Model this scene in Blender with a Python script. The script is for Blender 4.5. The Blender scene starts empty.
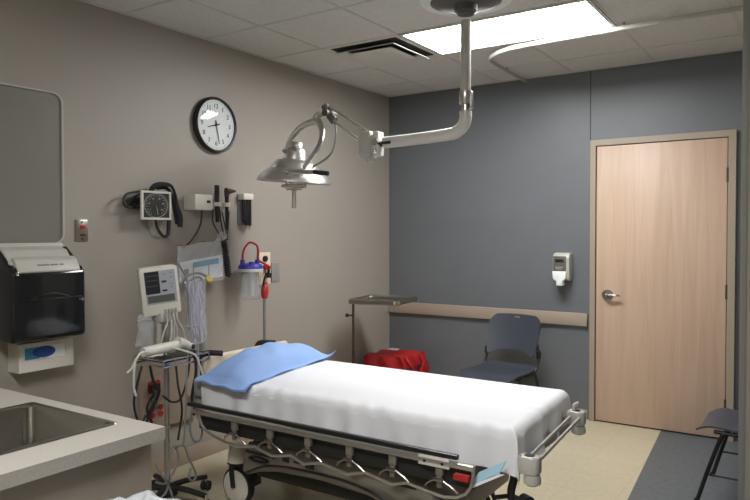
import bpy, bmesh, math, random
from mathutils import Vector, Matrix
random.seed(7)
PI = math.pi
V = Vector
scene = bpy.context.scene
COL = scene.collection
H = 2.733                                   # ceiling height

# ------------------------------------------------------------------ camera
CF, YAW, PITCH, ROLL = 679.9, 0.58376, -0.024124, -0.001714
CAM = V((3.3812, -5.3594, 1.464))
Fw = V((-math.sin(YAW) * math.cos(PITCH), math.cos(YAW) * math.cos(PITCH), math.sin(PITCH)))
R0 = V((math.cos(YAW), math.sin(YAW), 0))
U0 = R0.cross(Fw)
Rt = R0 * math.cos(ROLL) + U0 * math.sin(ROLL)
Up = -R0 * math.sin(ROLL) + U0 * math.cos(ROLL)
cam = bpy.data.cameras.new('camera')
cam.sensor_width = 36
cam.lens = CF / 750 * 36
cam.clip_start = 0.05
co = bpy.data.objects.new('camera', cam)
COL.objects.link(co)
m = Matrix((Rt, Up, -Fw)).transposed().to_4x4()
m.translation = CAM
co.matrix_world = m
scene.camera = co


def on(px, py, ax, v):
    """point of the line of sight through a measured photo pixel on the plane axis=v (survey helper)"""
    d = Fw + Rt * ((px - 375) / CF) + Up * ((250 - py) / CF)
    return CAM + d * ((v - CAM[ax]) / d[ax])


# ------------------------------------------------------------------ materials
def hx(r, g, b):
    f = lambda c: (c / 255 / 12.92) if c / 255 <= .04045 else ((c / 255 + .055) / 1.055) ** 2.4
    return (f(r), f(g), f(b), 1)


def mat(name, col, rough=.5, metal=0, bump=0, bscale=200, var=0, vscale=6, spec=.5, coat=0, emit=None, stretch=None):
    mt = bpy.data.materials.new(name)
    mt.use_nodes = True
    nt = mt.node_tree
    p = nt.nodes['Principled BSDF']
    p.inputs['Base Color'].default_value = col
    p.inputs['Roughness'].default_value = rough
    p.inputs['Metallic'].default_value = metal
    p.inputs['Specular IOR Level'].default_value = spec
    p.inputs['Coat Weight'].default_value = coat
    if emit:
        p.inputs['Emission Color'].default_value = col
        p.inputs['Emission Strength'].default_value = emit
    tc = nt.nodes.new('ShaderNodeTexCoord')
    vec = tc.outputs['Object']
    if stretch:
        mp = nt.nodes.new('ShaderNodeMapping')
        mp.inputs['Scale'].default_value = stretch
        nt.links.new(vec, mp.inputs['Vector'])
        vec = mp.outputs['Vector']
    if var:
        n = nt.nodes.new('ShaderNodeTexNoise')
        n.inputs['Scale'].default_value = vscale
        n.inputs['Detail'].default_value = 5
        nt.links.new(vec, n.inputs['Vector'])
        mr = nt.nodes.new('ShaderNodeMapRange')
        mr.inputs['From Min'].default_value = .3
        mr.inputs['From Max'].default_value = .7
        mr.inputs['To Min'].default_value = 1 - var
        mr.inputs['To Max'].default_value = 1 + var
        nt.links.new(n.outputs['Fac'], mr.inputs['Value'])
        mx = nt.nodes.new('ShaderNodeMix')
        mx.data_type = 'RGBA'
        mx.blend_type = 'MULTIPLY'
        mx.inputs['Factor'].default_value = 1
        mx.inputs[6].default_value = col
        nt.links.new(mr.outputs['Result'], mx.inputs[7])
        nt.links.new(mx.outputs[2], p.inputs['Base Color'])
    if bump:
        n2 = nt.nodes.new('ShaderNodeTexNoise')
        n2.inputs['Scale'].default_value = bscale
        n2.inputs['Detail'].default_value = 3
        nt.links.new(vec, n2.inputs['Vector'])
        b = nt.nodes.new('ShaderNodeBump')
        b.inputs['Strength'].default_value = bump
        b.inputs['Distance'].default_value = .01
        nt.links.new(n2.outputs['Fac'], b.inputs['Height'])
        nt.links.new(b.outputs['Normal'], p.inputs['Normal'])
    return mt


def clear(name, tint=(1, 1, 1, 1), haze=.0, rough=.05, refl=.5):
    """thin clear plastic or glass: see-through, glossy by angle, a little milky"""
    mt = bpy.data.materials.new(name)
    mt.use_nodes = True
    nt = mt.node_tree
    nt.nodes.clear()
    out = nt.nodes.new('ShaderNodeOutputMaterial')
    tr = nt.nodes.new('ShaderNodeBsdfTransparent')
    tr.inputs[0].default_value = tint
    df = nt.nodes.new('ShaderNodeBsdfDiffuse')
    df.inputs[0].default_value = (.82, .84, .88, 1)
    gl = nt.nodes.new('ShaderNodeBsdfGlossy')
    gl.inputs['Roughness'].default_value = rough
    lw0 = nt.nodes.new('ShaderNodeLayerWeight')
    lw0.inputs['Blend'].default_value = .5
    pw = nt.nodes.new('ShaderNodeMath')
    pw.operation = 'POWER'
    pw.inputs[1].default_value = 4
    nt.links.new(lw0.outputs['Facing'], pw.inputs[0])
    lw = nt.nodes.new('ShaderNodeMath')
    lw.operation = 'MULTIPLY_ADD'
    lw.inputs[1].default_value = refl
    lw.inputs[2].default_value = .04
    nt.links.new(pw.outputs[0], lw.inputs[0])
    m1 = nt.nodes.new('ShaderNodeMixShader')
    m1.inputs[0].default_value = haze
    nt.links.new(tr.outputs[0], m1.inputs[1])
    nt.links.new(df.outputs[0], m1.inputs[2])
    m2 = nt.nodes.new('ShaderNodeMixShader')
    nt.links.new(lw.outputs[0], m2.inputs[0])
    nt.links.new(m1.outputs[0], m2.inputs[1])
    nt.links.new(gl.outputs[0], m2.inputs[2])
    nt.links.new(m2.outputs[0], out.inputs[0])
    return mt


def emission(name, col, s):
    mt = bpy.data.materials.new(name)
    mt.use_nodes = True
    nt = mt.node_tree
    nt.nodes.clear()
    out = nt.nodes.new('ShaderNodeOutputMaterial')
    e = nt.nodes.new('ShaderNodeEmission')
    e.inputs[0].default_value = col
    e.inputs[1].default_value = s
    nt.links.new(e.outputs[0], out.inputs[0])
    return mt


def ceiling_tile_mat():
    mt = mat('ceiling_tile', (.68, .68, .665, 1), .9, bump=.25, bscale=120, var=.05, vscale=40)
    return mt


def floor_mat(name, col, var):
    """twelve inch vinyl tiles with faint marbling and hairline joints"""
    mt = mat(name, col, .38, var=var, vscale=30, bump=.02, bscale=60)
    nt = mt.node_tree
    p = nt.nodes['Principled BSDF']
    src = p.inputs['Base Color'].links[0].from_socket
    tc = [n for n in nt.nodes if n.type == 'TEX_COORD'][0]
    br = nt.nodes.new('ShaderNodeTexBrick')
    br.offset = 0
    br.inputs['Scale'].default_value = 1
    br.inputs['Brick Width'].default_value = .305
    br.inputs['Row Height'].default_value = .305
    br.inputs['Mortar Size'].default_value = .0015
    br.inputs['Color1'].default_value = (1, 1, 1, 1)
    br.inputs['Color2'].default_value = (.95, .95, .95, 1)
    br.inputs['Mortar'].default_value = (.75, .75, .75, 1)
    nt.links.new(tc.outputs['Object'], br.inputs['Vector'])
    mx = nt.nodes.new('ShaderNodeMix')
    mx.data_type = 'RGBA'
    mx.blend_type = 'MULTIPLY'
    mx.inputs['Factor'].default_value = 1
    nt.links.new(src, mx.inputs[6])
    nt.links.new(br.outputs['Color'], mx.inputs[7])
    nt.links.new(mx.outputs[2], p.inputs['Base Color'])
    return mt


def wood_mat(name, c1, c2):
    mt = mat(name, c1, .42)
    nt = mt.node_tree
    p = nt.nodes['Principled BSDF']
    tc = [n for n in nt.nodes if n.type == 'TEX_COORD'][0]
    mp = nt.nodes.new('ShaderNodeMapping')
    mp.inputs['Scale'].default_value = (9, 9, .55)
    nt.links.new(tc.outputs['Object'], mp.inputs['Vector'])
    n1 = nt.nodes.new('ShaderNodeTexNoise')
    n1.inputs['Scale'].default_value = 1.3
    n1.inputs['Detail'].default_value = 6
    n1.inputs['Distortion'].default_value = 1.6
    nt.links.new(mp.outputs['Vector'], n1.inputs['Vector'])
    mp2 = nt.nodes.new('ShaderNodeMapping')
    mp2.inputs['Scale'].default_value = (140, 140, 2.2)
    nt.links.new(tc.outputs['Object'], mp2.inputs['Vector'])
    n2 = nt.nodes.new('ShaderNodeTexNoise')
    n2.inputs['Scale'].default_value = 1
    n2.inputs['Detail'].default_value = 3
    nt.links.new(mp2.outputs['Vector'], n2.inputs['Vector'])
    ad = nt.nodes.new('ShaderNodeMath')
    ad.operation = 'MULTIPLY_ADD'
    ad.inputs[1].default_value = .45
    nt.links.new(n2.outputs['Fac'], ad.inputs[0])
    nt.links.new(n1.outputs['Fac'], ad.inputs[2])
    rp = nt.nodes.new('ShaderNodeValToRGB')
    rp.color_ramp.elements[0].position = .45
    rp.color_ramp.elements[0].color = c2
    rp.color_ramp.elements[1].position = .85
    rp.color_ramp.elements[1].color = c1
    nt.links.new(ad.outputs[0], rp.inputs[0])
    nt.links.new(rp.outputs[0], p.inputs['Base Color'])
    return mt


M = dict(
    wall=mat('wall_beige', (.342, .312, .274, 1), .5, bump=.05, bscale=350, var=.015, vscale=3),
    blue=mat('wall_blue', (.138, .149, .162, 1), .42, bump=.05, bscale=350, var=.03, vscale=5),
    ceil=ceiling_tile_mat(),
    tbar=mat('tbar', (.60, .59, .56, 1), .6),
    floor=floor_mat('floor_beige', (.535, .478, .34, 1), .06),
    floorb=floor_mat('floor_blue', (.105, .125, .14, 1), .18),
    trim=mat('trim_beige', (.36, .29, .23, 1), .45),
    seam=mat('seam', (.02, .022, .025, 1), .6),
    frame=mat('door_frame', (.34, .28, .21, 1), .4),
    door=wood_mat('door_oak', (.56, .405, .30, 1), (.47, .33, .235, 1)),
    gap=mat('door_gap', (.05, .03, .02, 1), .8),
    steel=mat('satin_steel', (.62, .60, .57, 1), .28, 1),
    chrome=mat('chrome', (.8, .8, .8, 1), .12, 1),
    lampal=mat('spun_aluminium', (.62, .61, .59, 1), .36, 1),
    white=mat('white_enamel', (.62, .61, .57, 1), .35),
    offw=mat('off_white_plastic', (.66, .635, .56, 1), .45),
    cream=mat('cream_plastic', (.68, .58, .43, 1), .5),
    beige=mat('beige_plastic', (.36, .32, .26, 1), .5),
    dgrey=mat('dark_grey_metal', (.11, .105, .095, 1), .45),
    bronze=mat('dark_bronze', (.10, .088, .07, 1), .35, .8),
    nickel=mat('dull_nickel', (.36, .34, .31, 1), .3, 1),
    greyp=mat('grey_plastic', (.25, .25, .235, 1), .5),
    lgrey=mat('light_grey_plastic', (.45, .44, .40, 1), .45),
    black=mat('black_plastic', (.012, .012, .013, 1), .32),
    rubber=mat('black_rubber', (.015, .015, .015, 1), .6),
    smoke=mat('smoked_black_cover', (.010, .012, .013, 1), .10),
    cuff=mat('black_nylon', (.014, .015, .016, 1), .8, bump=.3, bscale=300),
    red=mat('red_nylon', (.42, .012, .014, 1), .5, bump=.25, bscale=70),
    redp=mat('red_plastic', (.45, .02, .02, 1), .4),
    chairp=mat('slate_blue_plastic', (.040, .047, .064, 1), .42, bump=.12, bscale=500),
    chairm=mat('black_chair_tube', (.010, .010, .011, 1), .35),
    sheet=mat('white_sheet', (.78, .79, .82, 1), .85, bump=.14, bscale=16),
    pillow=mat('blue_paper_pillowcase', (.28, .44, .80, 1), .75, bump=.35, bscale=13),
    pad=mat('pale_blue_pad', (.38, .58, .72, 1), .8),
    mattress=mat('mattress_grey', (.30, .31, .32, 1), .5),
    frameg=mat('bed_frame_grey', (.30, .275, .235, 1), .4),
    shroud=mat('bed_base_taupe', (.185, .165, .135, 1), .5),
    bedmet=mat('bed_tube', (.45, .43, .39, 1), .32, .8),
    bumper=mat('bumper_grey', (.50, .48, .43, 1), .45),
    counter=mat('counter_laminate', (.35, .325, .292, 1), .45, var=.12, vscale=180),
    cabinet=mat('cabinet_laminate', (.27, .235, .195, 1), .5, var=.03, vscale=30),
    sink=mat('brushed_sink', (.36, .345, .31, 1), .25, 1),
    dial=mat('dial_black', (.02, .02, .018, 1), .4),
    ink=mat('white_ink', (.42, .42, .40, 1), .6),
    clockf=mat('clock_face', (.78, .80, .80, 1), .5),
    glass=clear('clock_glass', (.97, .98, .98, 1), .02, .03, .5),
    bag=clear('clear_bag', (.96, .97, .98, 1), .22, .15, .6),
    canp=clear('canister_plastic', (.95, .96, .97, 1), .04, .08, .45),
    liner=mat('white_bin_liner', (.40, .42, .43, 1), .3, bump=.6, bscale=25),
    paper=mat('printed_paper', (.82, .85, .86, 1), .6),
    cyan=mat('cyan_print', (.05, .26, .45, 1), .5),
    purple=mat('pale_purple_tubing', (.58, .54, .68, 1), .5),
    bluelid=mat('blue_lid', (.05, .05, .38, 1), .4),
    glove=mat('blue_gloves', (.03, .09, .36, 1), .55, bump=.5, bscale=60),
    yellow=mat('yellow_tag', (.62, .55, .12, 1), .5),
    mirror=mat('board_grey', (.19, .182, .158, 1), .35, var=.02),
    brown=mat('brown_rubber', (.05, .03, .02, 1), .5),
    lcd=mat('screen_pale', (.40, .42, .47, 1), .25),
    lcdd=mat('screen_dark', (.010, .012, .018, 1), .5),
    lcdg=mat('screen_olive', (.10, .11, .09, 1), .3),
    cord=mat('grey_cord', (.24, .24, .24, 1), .5),
    wcord=mat('white_cord', (.62, .62, .58, 1), .5),
    vent=mat('vent_metal', (.66, .65, .62, 1), .5),
    ventd=mat('vent_dark', (.03, .03, .028, 1), .8),
    lamp=emission('lamp_diffuser', (1, .995, .985, 1), 32),
    lamp2=emission('lamp_diffuser_near', (1, .995, .985, 1), 32),
)


# ------------------------------------------------------------------ mesh builder
class B:
    def __init__(s):
        s.bm = bmesh.new()

    def _merge(s, t, mx=None):
        if mx is not None:
            t.transform(mx)
        me = bpy.data.meshes.new('tmp')
        t.to_mesh(me)
        t.free()
        s.bm.from_mesh(me)
        bpy.data.meshes.remove(me)
        return s

    def box(s, a, b, bev=0, seg=2, mx=None):
        t = bmesh.new()
        bmesh.ops.create_cube(t, size=1)
        for v in t.verts:
            v.co = V([(a[i] + b[i]) / 2 + v.co[i] * (b[i] - a[i]) for i in range(3)])
        if bev:
            bmesh.ops.bevel(t, geom=t.edges[:], offset=bev, segments=seg, affect='EDGES', profile=.5)
        return s._merge(t, mx)

    def prism(s, poly, ax, lo, hi, bev=0, seg=2, mx=None):
        """poly: 2D points in the two other axes (in xyz order), extruded along axis ax"""
        t = bmesh.new()

        def mk(p, h):
            c = list(p)
            c.insert(ax, h)
            return t.verts.new(c)
        A = [mk(p, lo) for p in poly]
        Bv = [mk(p, hi) for p in poly]
        n = len(poly)
        t.faces.new(A)
        t.faces.new(Bv[::-1])
        for i in range(n):
            t.faces.new((A[i], Bv[i], Bv[(i + 1) % n], A[(i + 1) % n]))
        bmesh.ops.recalc_face_normals(t, faces=t.faces[:])
        if bev:
            bmesh.ops.bevel(t, geom=t.edges[:], offset=bev, segments=seg, affect='EDGES', profile=.5)
        return s._merge(t, mx)

    def ring(s, outer, inner, ax, lo, hi):
        """flat frame between two outlines with the same number of points"""
        t = bmesh.new()
        n = len(outer)

        def mk(p, h):
            c = list(p)
            c.insert(ax, h)
            return t.verts.new(c)
        r = [[mk(p, h) for p in q] for q, h in ((outer, lo), (outer, hi), (inner, hi), (inner, lo))]
        for k in range(4):
            for i in range(n):
                j = (i + 1) % n
                t.faces.new((r[k][i], r[k][j], r[(k + 1) % 4][j], r[(k + 1) % 4][i]))
        bmesh.ops.recalc_face_normals(t, faces=t.faces[:])
        return s._merge(t)

    def tube(s, pts, r, n=8, sm=6, closed=False, flat=None):
        P = [V(p) for p in pts]
        if sm and len(P) > 2:
            Q = []
            N = len(P)
            rng = range(N if closed else N - 1)
            for i in rng:
                p0 = P[(i - 1) % N] if closed or i > 0 else P[0] * 2 - P[1]
                p1, p2 = P[i], P[(i + 1) % N]
                p3 = P[(i + 2) % N] if closed or i + 2 < N else P[-1] * 2 - P[-2]
                for k in range(sm):
                    u = k / sm
                    Q.append(.5 * (2 * p1 + (p2 - p0) * u + (2 * p0 - 5 * p1 + 4 * p2 - p3) * u * u + (3 * p1 - p0 - 3 * p2 + p3) * u ** 3))
            if not closed:
                Q.append(P[-1])
            P = Q
        t = bmesh.new()
        rings = []
        N = len(P)
        T0 = (P[1] - P[0]).normalized()
        nrm = T0.orthogonal().normalized()
        if flat is not None:
            nrm = (V(flat) - T0 * V(flat).dot(T0)).normalized()
        for i in range(N):
            T = (P[(i + 1) % N] - P[i - 1]) if closed else (P[min(i + 1, N - 1)] - P[max(i - 1, 0)])
            T.normalize()
            nrm = (nrm - T * nrm.dot(T))
            nrm.normalize()
            bn = T.cross(nrm)
            rr = r(i / (N - 1)) if callable(r) else r
            ra, rb = (rr if isinstance(rr, tuple) else (rr, rr))
            rings.append([t.verts.new(P[i] + nrm * ra * math.cos(2 * PI * k / n) + bn * rb * math.sin(2 * PI * k / n)) for k in range(n)])
        for i in range(N if closed else N - 1):
            a, b = rings[i], rings[(i + 1) % N]
            for k in range(n):
                t.faces.new((a[k], a[(k + 1) % n], b[(k + 1) % n], b[k]))
        if not closed:
            t.faces.new(rings[0][::-1])
            t.faces.new(rings[-1])
        bmesh.ops.recalc_face_normals(t, faces=t.faces[:])
        return s._merge(t)

    def rod(s, a, b, r, n=12):
        return s.tube([a, b], r, n, 0)

    def lathe(s, prof, mx=None, n=32, loc=(0, 0, 0)):
        """prof (radius, height) about Z, closed on the axis where the radius is 0"""
        t = bmesh.new()
        rings = []
        for (r, z) in prof:
            if r < 1e-6:
                rings.append([t.verts.new((0, 0, z))])
            else:
                rings.append([t.verts.new((r * math.cos(2 * PI * k / n), r * math.sin(2 * PI * k / n), z)) for k in range(n)])
        for a, b in zip(rings[:-1], rings[1:]):
            for k in range(n):
                j = (k + 1) % n
                if len(a) == 1 and len(b) == 1:
                    continue
                if len(a) == 1:
                    t.faces.new((a[0], b[j], b[k]))
                elif len(b) == 1:
                    t.faces.new((a[k], a[j], b[0]))
                else:
                    t.faces.new((a[k], a[j], b[j], b[k]))
        bmesh.ops.recalc_face_normals(t, faces=t.faces[:])
        M4 = Matrix.Translation(loc) @ (mx if mx is not None else Matrix())
        return s._merge(t, M4)

    def grid(s, fn, nu, nv, th=0):
        t = bmesh.new()
        g = [[t.verts.new(fn(i / nu, j / nv)) for j in range(nv + 1)] for i in range(nu + 1)]
        for i in range(nu):
            for j in range(nv):
                t.faces.new((g[i][j], g[i + 1][j], g[i + 1][j + 1], g[i][j + 1]))
        if th:
            bmesh.ops.recalc_face_normals(t, faces=t.faces[:])
            bmesh.ops.solidify(t, geom=t.faces[:], thickness=th)
        return s._merge(t)

    def ball(s, c, r, n=16, sc=(1, 1, 1)):
        t = bmesh.new()
        bmesh.ops.create_uvsphere(t, u_segments=n, v_segments=n // 2 + 2, radius=1)
        return s._merge(t, Matrix.Translation(c) @ Matrix.Diagonal((r * sc[0], r * sc[1], r * sc[2], 1)))

    def text(s, body, size, mx, extr=.0008):
        cu = bpy.data.curves.new('txt', 'FONT')
        cu.body = body
        cu.size = size
        cu.align_x = 'CENTER'
        cu.align_y = 'CENTER'
        cu.extrude = extr
        o = bpy.data.objects.new('txt', cu)
        COL.objects.link(o)
        dg = bpy.context.evaluated_depsgraph_get()
        me = bpy.data.meshes.new_from_object(o.evaluated_get(dg))
        me.transform(mx)
        s.bm.from_mesh(me)
        bpy.data.meshes.remove(me)
        bpy.data.objects.remove(o)
        bpy.data.curves.remove(cu)
        return s


def axis_mx(d):
    """rotation taking +Z to direction d"""
    return V((0, 0, 1)).rotation_difference(V(d).normalized()).to_matrix().to_4x4()


def origin(o):
    p = V((0, 0, 0))
    while o is not None:
        p = p + o.location
        o = o.parent
    return p


def obj(name, b, mt, parent=None, at=None, sharp=38):
    """link the builder's mesh as ONE object; coordinates are given in room space and re-based on the parent"""
    bm = b.bm
    org = origin(parent) if parent is not None else V(at or (0, 0, 0))
    bm.transform(Matrix.Translation(-org))
    bm.normal_update()
    lim = math.radians(sharp)
    for f in bm.faces:
        f.smooth = True
    for e in bm.edges:
        if len(e.link_faces) == 2 and e.calc_face_angle(0) > lim:
            e.smooth = False
    me = bpy.data.meshes.new(name)
    bm.to_mesh(me)
    bm.free()
    for x in (mt if isinstance(mt, list) else [mt]):
        me.materials.append(x)
    o = bpy.data.objects.new(name, me)
    COL.objects.link(o)
    if parent is not None:
        o.parent = parent
    else:
        o.location = org
    return o


def thing(name, label, cat, loc, group=None):
    o = bpy.data.objects.new(name, None)
    o.empty_display_size = .05
    COL.objects.link(o)
    o.location = loc
    return tag(o, label, cat, group)


def tag(o, label, cat, group=None):
    o['label'] = label
    o['category'] = cat
    if group:
        o['group'] = group
    return o


def struct(name, b, mt, parent=None, label=None):
    o = obj(name, b, mt, parent)
    if parent is None:
        o['kind'] = 'structure'
    return o


def rrect(cx, cy, w, h, r, n=5):
    P = []
    for (sx, sy, a0) in ((1, 1, 0), (-1, 1, 90), (-1, -1, 180), (1, -1, 270)):
        for k in range(n + 1):
            a = math.radians(a0 + 90 * k / n)
            P.append((cx + sx * (w / 2 - r) + r * math.cos(a), cy + sy * (h / 2 - r) + r * math.sin(a)))
    return P


WX = Matrix(((0, 0, 1, 0), (1, 0, 0, 0), (0, 1, 0, 0), (0, 0, 0, 1)))   # flat XY -> facing +x on the left wall
WY = Matrix(((1, 0, 0, 0), (0, 0, -1, 0), (0, 1, 0, 0), (0, 0, 0, 1)))  # flat XY -> facing -y on the back wall

# ================================================================== SETTING
XR, YF = 4.5, -6.4          # far right wall, wall behind the camera
XA = 3.50                   # alcove wall beside the door
JX, JY = 3.089, -2.1        # outside corner on the right
fl = B()
fl.prism([(-.1, .1), (-.1, YF - .1), (2.86, YF - .1), (2.379, .1)], 2, -.1, 0)
f1 = struct('floor', fl, M['floor'])
fl = B()
fl.prism([(2.379, .1), (2.86, YF - .1), (XR + .1, YF - .1), (XR + .1, .1)], 2, -.1, 0)
f2 = struct('floor', fl, M['floorb'])
ce = B()
ce.box((-.1, YF - .1, H), (XR + .1, .1, H + .1))
ceil = struct('ceiling', ce, M['ceil'])
tb = B()
xs = [.49 + .61 * k for k in range(-1, 8)]
ys = [-.42 - .61 * k for k in range(0, 10)]
for x in xs:
    if 0 < x < XR:
        tb.box((x - .009, YF, H - .003), (x + .009, 0, H + .002))
for y in ys:
    if y > YF:
        tb.box((0, y - .009, H - .0035), (XR, y + .009, H + .002))
tb.box((0, YF, H - .006), (.02, 0, H + .002))
tb.box((0, -.02, H - .006), (XA, 0, H + .002))
struct('ceiling_grid', tb, M['tbar'], ceil)

w = B()
w.box((-.12, YF - .1, 0), (0, .12, H))
wl_ = struct('wall_left', w, M['wall'])
w = B()
w.box((0, 0, 0), (XA + .12, .12, H))
wb = struct('wall_back', w, M['blue'])
w = B()
w.box((1.850, -.0015, 2.186), (1.857, .001, H))
struct('panel_seam', w, M['seam'], wb)
w = B()
w.prism([(XA, 0), (XA, JY + .12), (JX, JY + .12), (JX, JY), (XR, JY), (XR, YF), (XR + .12, YF), (XR + .12, .12), (XA, .12)], 2, 0, H)
wr = struct('wall_right', w, M['wall'])
w = B()
w.box((JX - .003, JY - .003, 0), (JX + .022, JY + .03, H - .005), .001)
struct('corner_guard', w, M['greyp'], wr)
w = B()
w.box((-.12, YF - .12, 0), (XR + .12, YF, H))
struct('wall_front', w, M['wall'])
# chair rail, baseboards
w = B()
w.box((0.004, -.028, .735), (1.843, .0, .835), .004)
struct('trim_1', w, M['trim'])
w = B()
w.box((0.012, -.012, 0), (1.845, 0, .075), .003)
struct('baseboard_back', w, M['trim'])
w = B()
w.box((0, YF, 0), (.012, 0, .10), .003)
struct('baseboard_left', w, M['trim'])
# door
DX0, DX1, DH = 1.907, 2.814, 2.134
dr = thing('door_1', 'oak', 'door', (DX0, 0, 0))
for k in ('label', 'category'):
    del dr[k]
dr['kind'] = 'structure'
w = B()
w.box((DX0 + .003, -.022, .012), (DX1 - .003, -.001, DH - .003), .002)
obj('door_slab', w, M['door'], dr)
w = B()
w.box((DX0 - .004, -.006, 0), (DX1 + .004, -.0005, DH + .003))
obj('door_gap', w, M['gap'], dr)
w = B()
fo = [(DX0 - .043, 0), (DX0 - .043, DH + .048), (DX1 + .052, DH + .048), (DX1 + .052, 0), (DX1 + .003, 0), (DX1 + .003, DH + .003), (DX0 - .003, DH + .003), (DX0 - .003, 0)]
w.prism(fo, 1, -.035, 0)
obj('door_frame', w, M['frame'], dr)
hz = .99
w = B()
w.lathe([(0, .0), (.042, 0), (.042, .007), (.034, .016), (.018, .018), (.016, .05), (0, .052)], axis_mx((0, -1, 0)), 24, (DX0 + .090, -.022, hz))
w.tube([(DX0 + .090, -.066, hz), (DX0 + .115, -.072, hz + .003), (DX0 + .155, -.072, hz + .004), (DX0 + .19, -.064, hz + .001)], lambda u: (.012 - .004 * u, .009 - .003 * u), 10, 6)
w.ball((DX0 + .090, -.066, hz), .016, 14)
w.box((DX0 - .0005, -.0235, hz - .06), (DX0 + .006, -.010, hz + .06))
obj('door_handle', w, M['nickel'], dr)
for z in (1.87, 1.05, .24):
    w = B()
    w.rod((DX1 + .002, -.030, z - .052), (DX1 + .002, -.030, z + .052), .007)
    w.box((DX1 - .008, -.029, z - .05), (DX1 + .012, -.022, z + .05))
    obj('hinge', w, M['bronze'], dr)

# ================================================================== CEILING THINGS
def panel(x0, x1, y0, y1, label, mt):
    t = thing('ceiling_light', label, 'ceiling light', ((x0 + x1) / 2, (y0 + y1) / 2, H))
    w = B()
    w.ring([(x0, y0), (x1, y0), (x1, y1), (x0, y1)], [(x0 + .022, y0 + .022), (x1 - .022, y0 + .022), (x1 - .022, y1 - .022), (x0 + .022, y1 - .022)], 2, H - .012, H - .0005)
    obj('light_frame', w, M['tbar'], t)
    w = B()
    w.box((x0 + .022, y0 + .022, H - .006), (x1 - .022, y1 - .022, H - .001))
    obj('diffuser', w, mt, t)
    return t


panel(1.11, 2.31, -1.65, -1.07, 'bright rectangular fluorescent ceiling light panel beside the lamp pole', M['lamp'])
panel(1.8, 3.0, -5.30, -4.70, 'second fluorescent ceiling light panel behind the camera', M['lamp2'])
# supply air diffuser 2 x 2 ft
vx, vy = .80, -1.345
t = thing('ceiling_vent', 'square louvred air vent in the ceiling beside the light panel', 'vent', (vx, vy, H))


def sq(h):
    return [(vx - h, vy - h), (vx + h, vy - h), (vx + h, vy + h), (vx - h, vy + h)]


w = B()
w.ring(sq(.295), sq(.266), 2, H - .006, H - .0005)
obj('vent_frame', w, M['vent'], t)
w = B()
w.box((vx - .280, vy - .280, H - .003), (vx + .280, vy + .280, H - .001))
obj('vent_throat', w, M['ventd'], t)


def cone(b, h0, z0, h1, z1, th=.004):
    tt = bmesh.new()
    q = []
    for h, z in ((h0, z0), (h1, z1), (h1, z1 - th), (h0, z0 - th)):
        q.append([tt.verts.new((x, y, z)) for x, y in sq(h)])
    for k in range(4):
        for i in range(4):
            j = (i + 1) % 4
            tt.faces.new((q[k][i], q[k][j], q[(k + 1) % 4][j], q[(k + 1) % 4][i]))
    bmesh.ops.recalc_face_normals(tt, faces=tt.faces[:])
    b._merge(tt)


w = B()
cone(w, .185, H - .010, .236, H - .030)
obj('louvre', w, M['vent'], t)
w = B()
w.box((vx - .172, vy - .172, H - .034), (vx + .172, vy + .172, H - .029), .001)
cone(w, .105, H - .008, .172, H - .030)
obj('louvre', w, M['vent'], t)

# curtain track
w = B()
zt = 2.700
pts = [(1.338, -.03), (1.350, -.45), (1.368, -.76), (1.40, -.885), (1.49, -.985), (1.58, -1.036), (1.662, -1.058), (1.914, -1.08), (2.362, -1.097), (2.99, -1.103), (3.49, -1.105)]
w.tube([V((x, y, zt)) for x, y in pts], (.015, .008), 8, 6, flat=(0, 0, 1))
pts = [(x, y, zt) for x, y in pts]
ct = obj('curtain_track', w, M['lgrey'], None, (1.5, -1.1, zt))
tag(ct, 'curved metal curtain track hanging just below the ceiling near the door', 'curtain track')
for p in (pts[1], pts[4], pts[7], pts[8]):
    w = B()
    w.rod((p[0], p[1], zt + .01), (p[0], p[1], H - .001), .006)
    obj('hanger', w, M['lgrey'], ct)

# ================================================================== SURGICAL LAMP
PX, PY = 1.751, -1.998
sl = thing('surgical_light', 'ceiling mounted surgical examination lamp with metal dome over the bed', 'lamp', (PX, PY, H))
w = B()
w.lathe([(0, H - .001), (.244, H - .001), (.250, H - .010), (.244, H - .018), (.16, H - .022), (0, H - .022)], None, 48, (PX, PY, 0))
obj('ceiling_canopy', w, M['paper'], sl)
w = B()
w.lathe([(0, H - .022), (.192, H - .0225), (.165, H - .030), (.064, H - .038), (.060, H - .072), (.044, H - .088), (0, H - .088)], None, 40, (PX, PY, 0))
obj('canopy_cover', w, M['dgrey'], sl)
w = B()
w.lathe([(0, H - .12), (.028, H - .12), (.028, 2.20), (0, 2.20)], None, 24, (PX, PY, 0))
obj('pole', w, M['lgrey'], sl)
w = B()
w.lathe([(0, 2.236), (.034, 2.236), (.035, 2.228), (.035, 2.169), (.032, 2.164), (.024, 2.162), (.024, 2.11), (0, 2.11)], None, 24, (PX, PY, 0))
w.box((PX + .027, PY - .014, 2.135), (PX + .040, PY + .014, 2.231), .003)
obj('collar', w, M['steel'], sl)
AY, AZ = PY, 1.997
w = B()
w.tube([(PX, AY, 2.126), (PX, AY, 2.090), (PX - .014, AY, 2.052), (PX - .048, AY, 2.023), (PX - .095, AY, 2.010), (PX - .32, AY, 2.000), (1.23, AY, 1.996)], .034, 18, 6)
obj('arm', w, M['white'], sl)
w = B()
w.rod((1.263, AY, 1.991), (1.182, AY, 1.989), .017)
w.tube([(1.292, AY - .031, 1.991), (1.206, AY - .031, 1.989)], .009, 8, 0)
obj('arm_pivot', w, M['black'], sl)
w = B()
w.box((1.165, AY - .034, 1.920), (1.205, AY + .034, 2.062), .008)
obj('joint_plate', w, M['white'], sl)
w = B()
w.box((1.085, AY - .042, 1.910), (1.152, AY + .042, 2.068), .010)
w.box((1.06, AY - .028, 1.935), (1.17, AY + .028, 2.045), .006)
w.rod((1.12, AY, 1.885), (1.12, AY, 1.915), .020)
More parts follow.
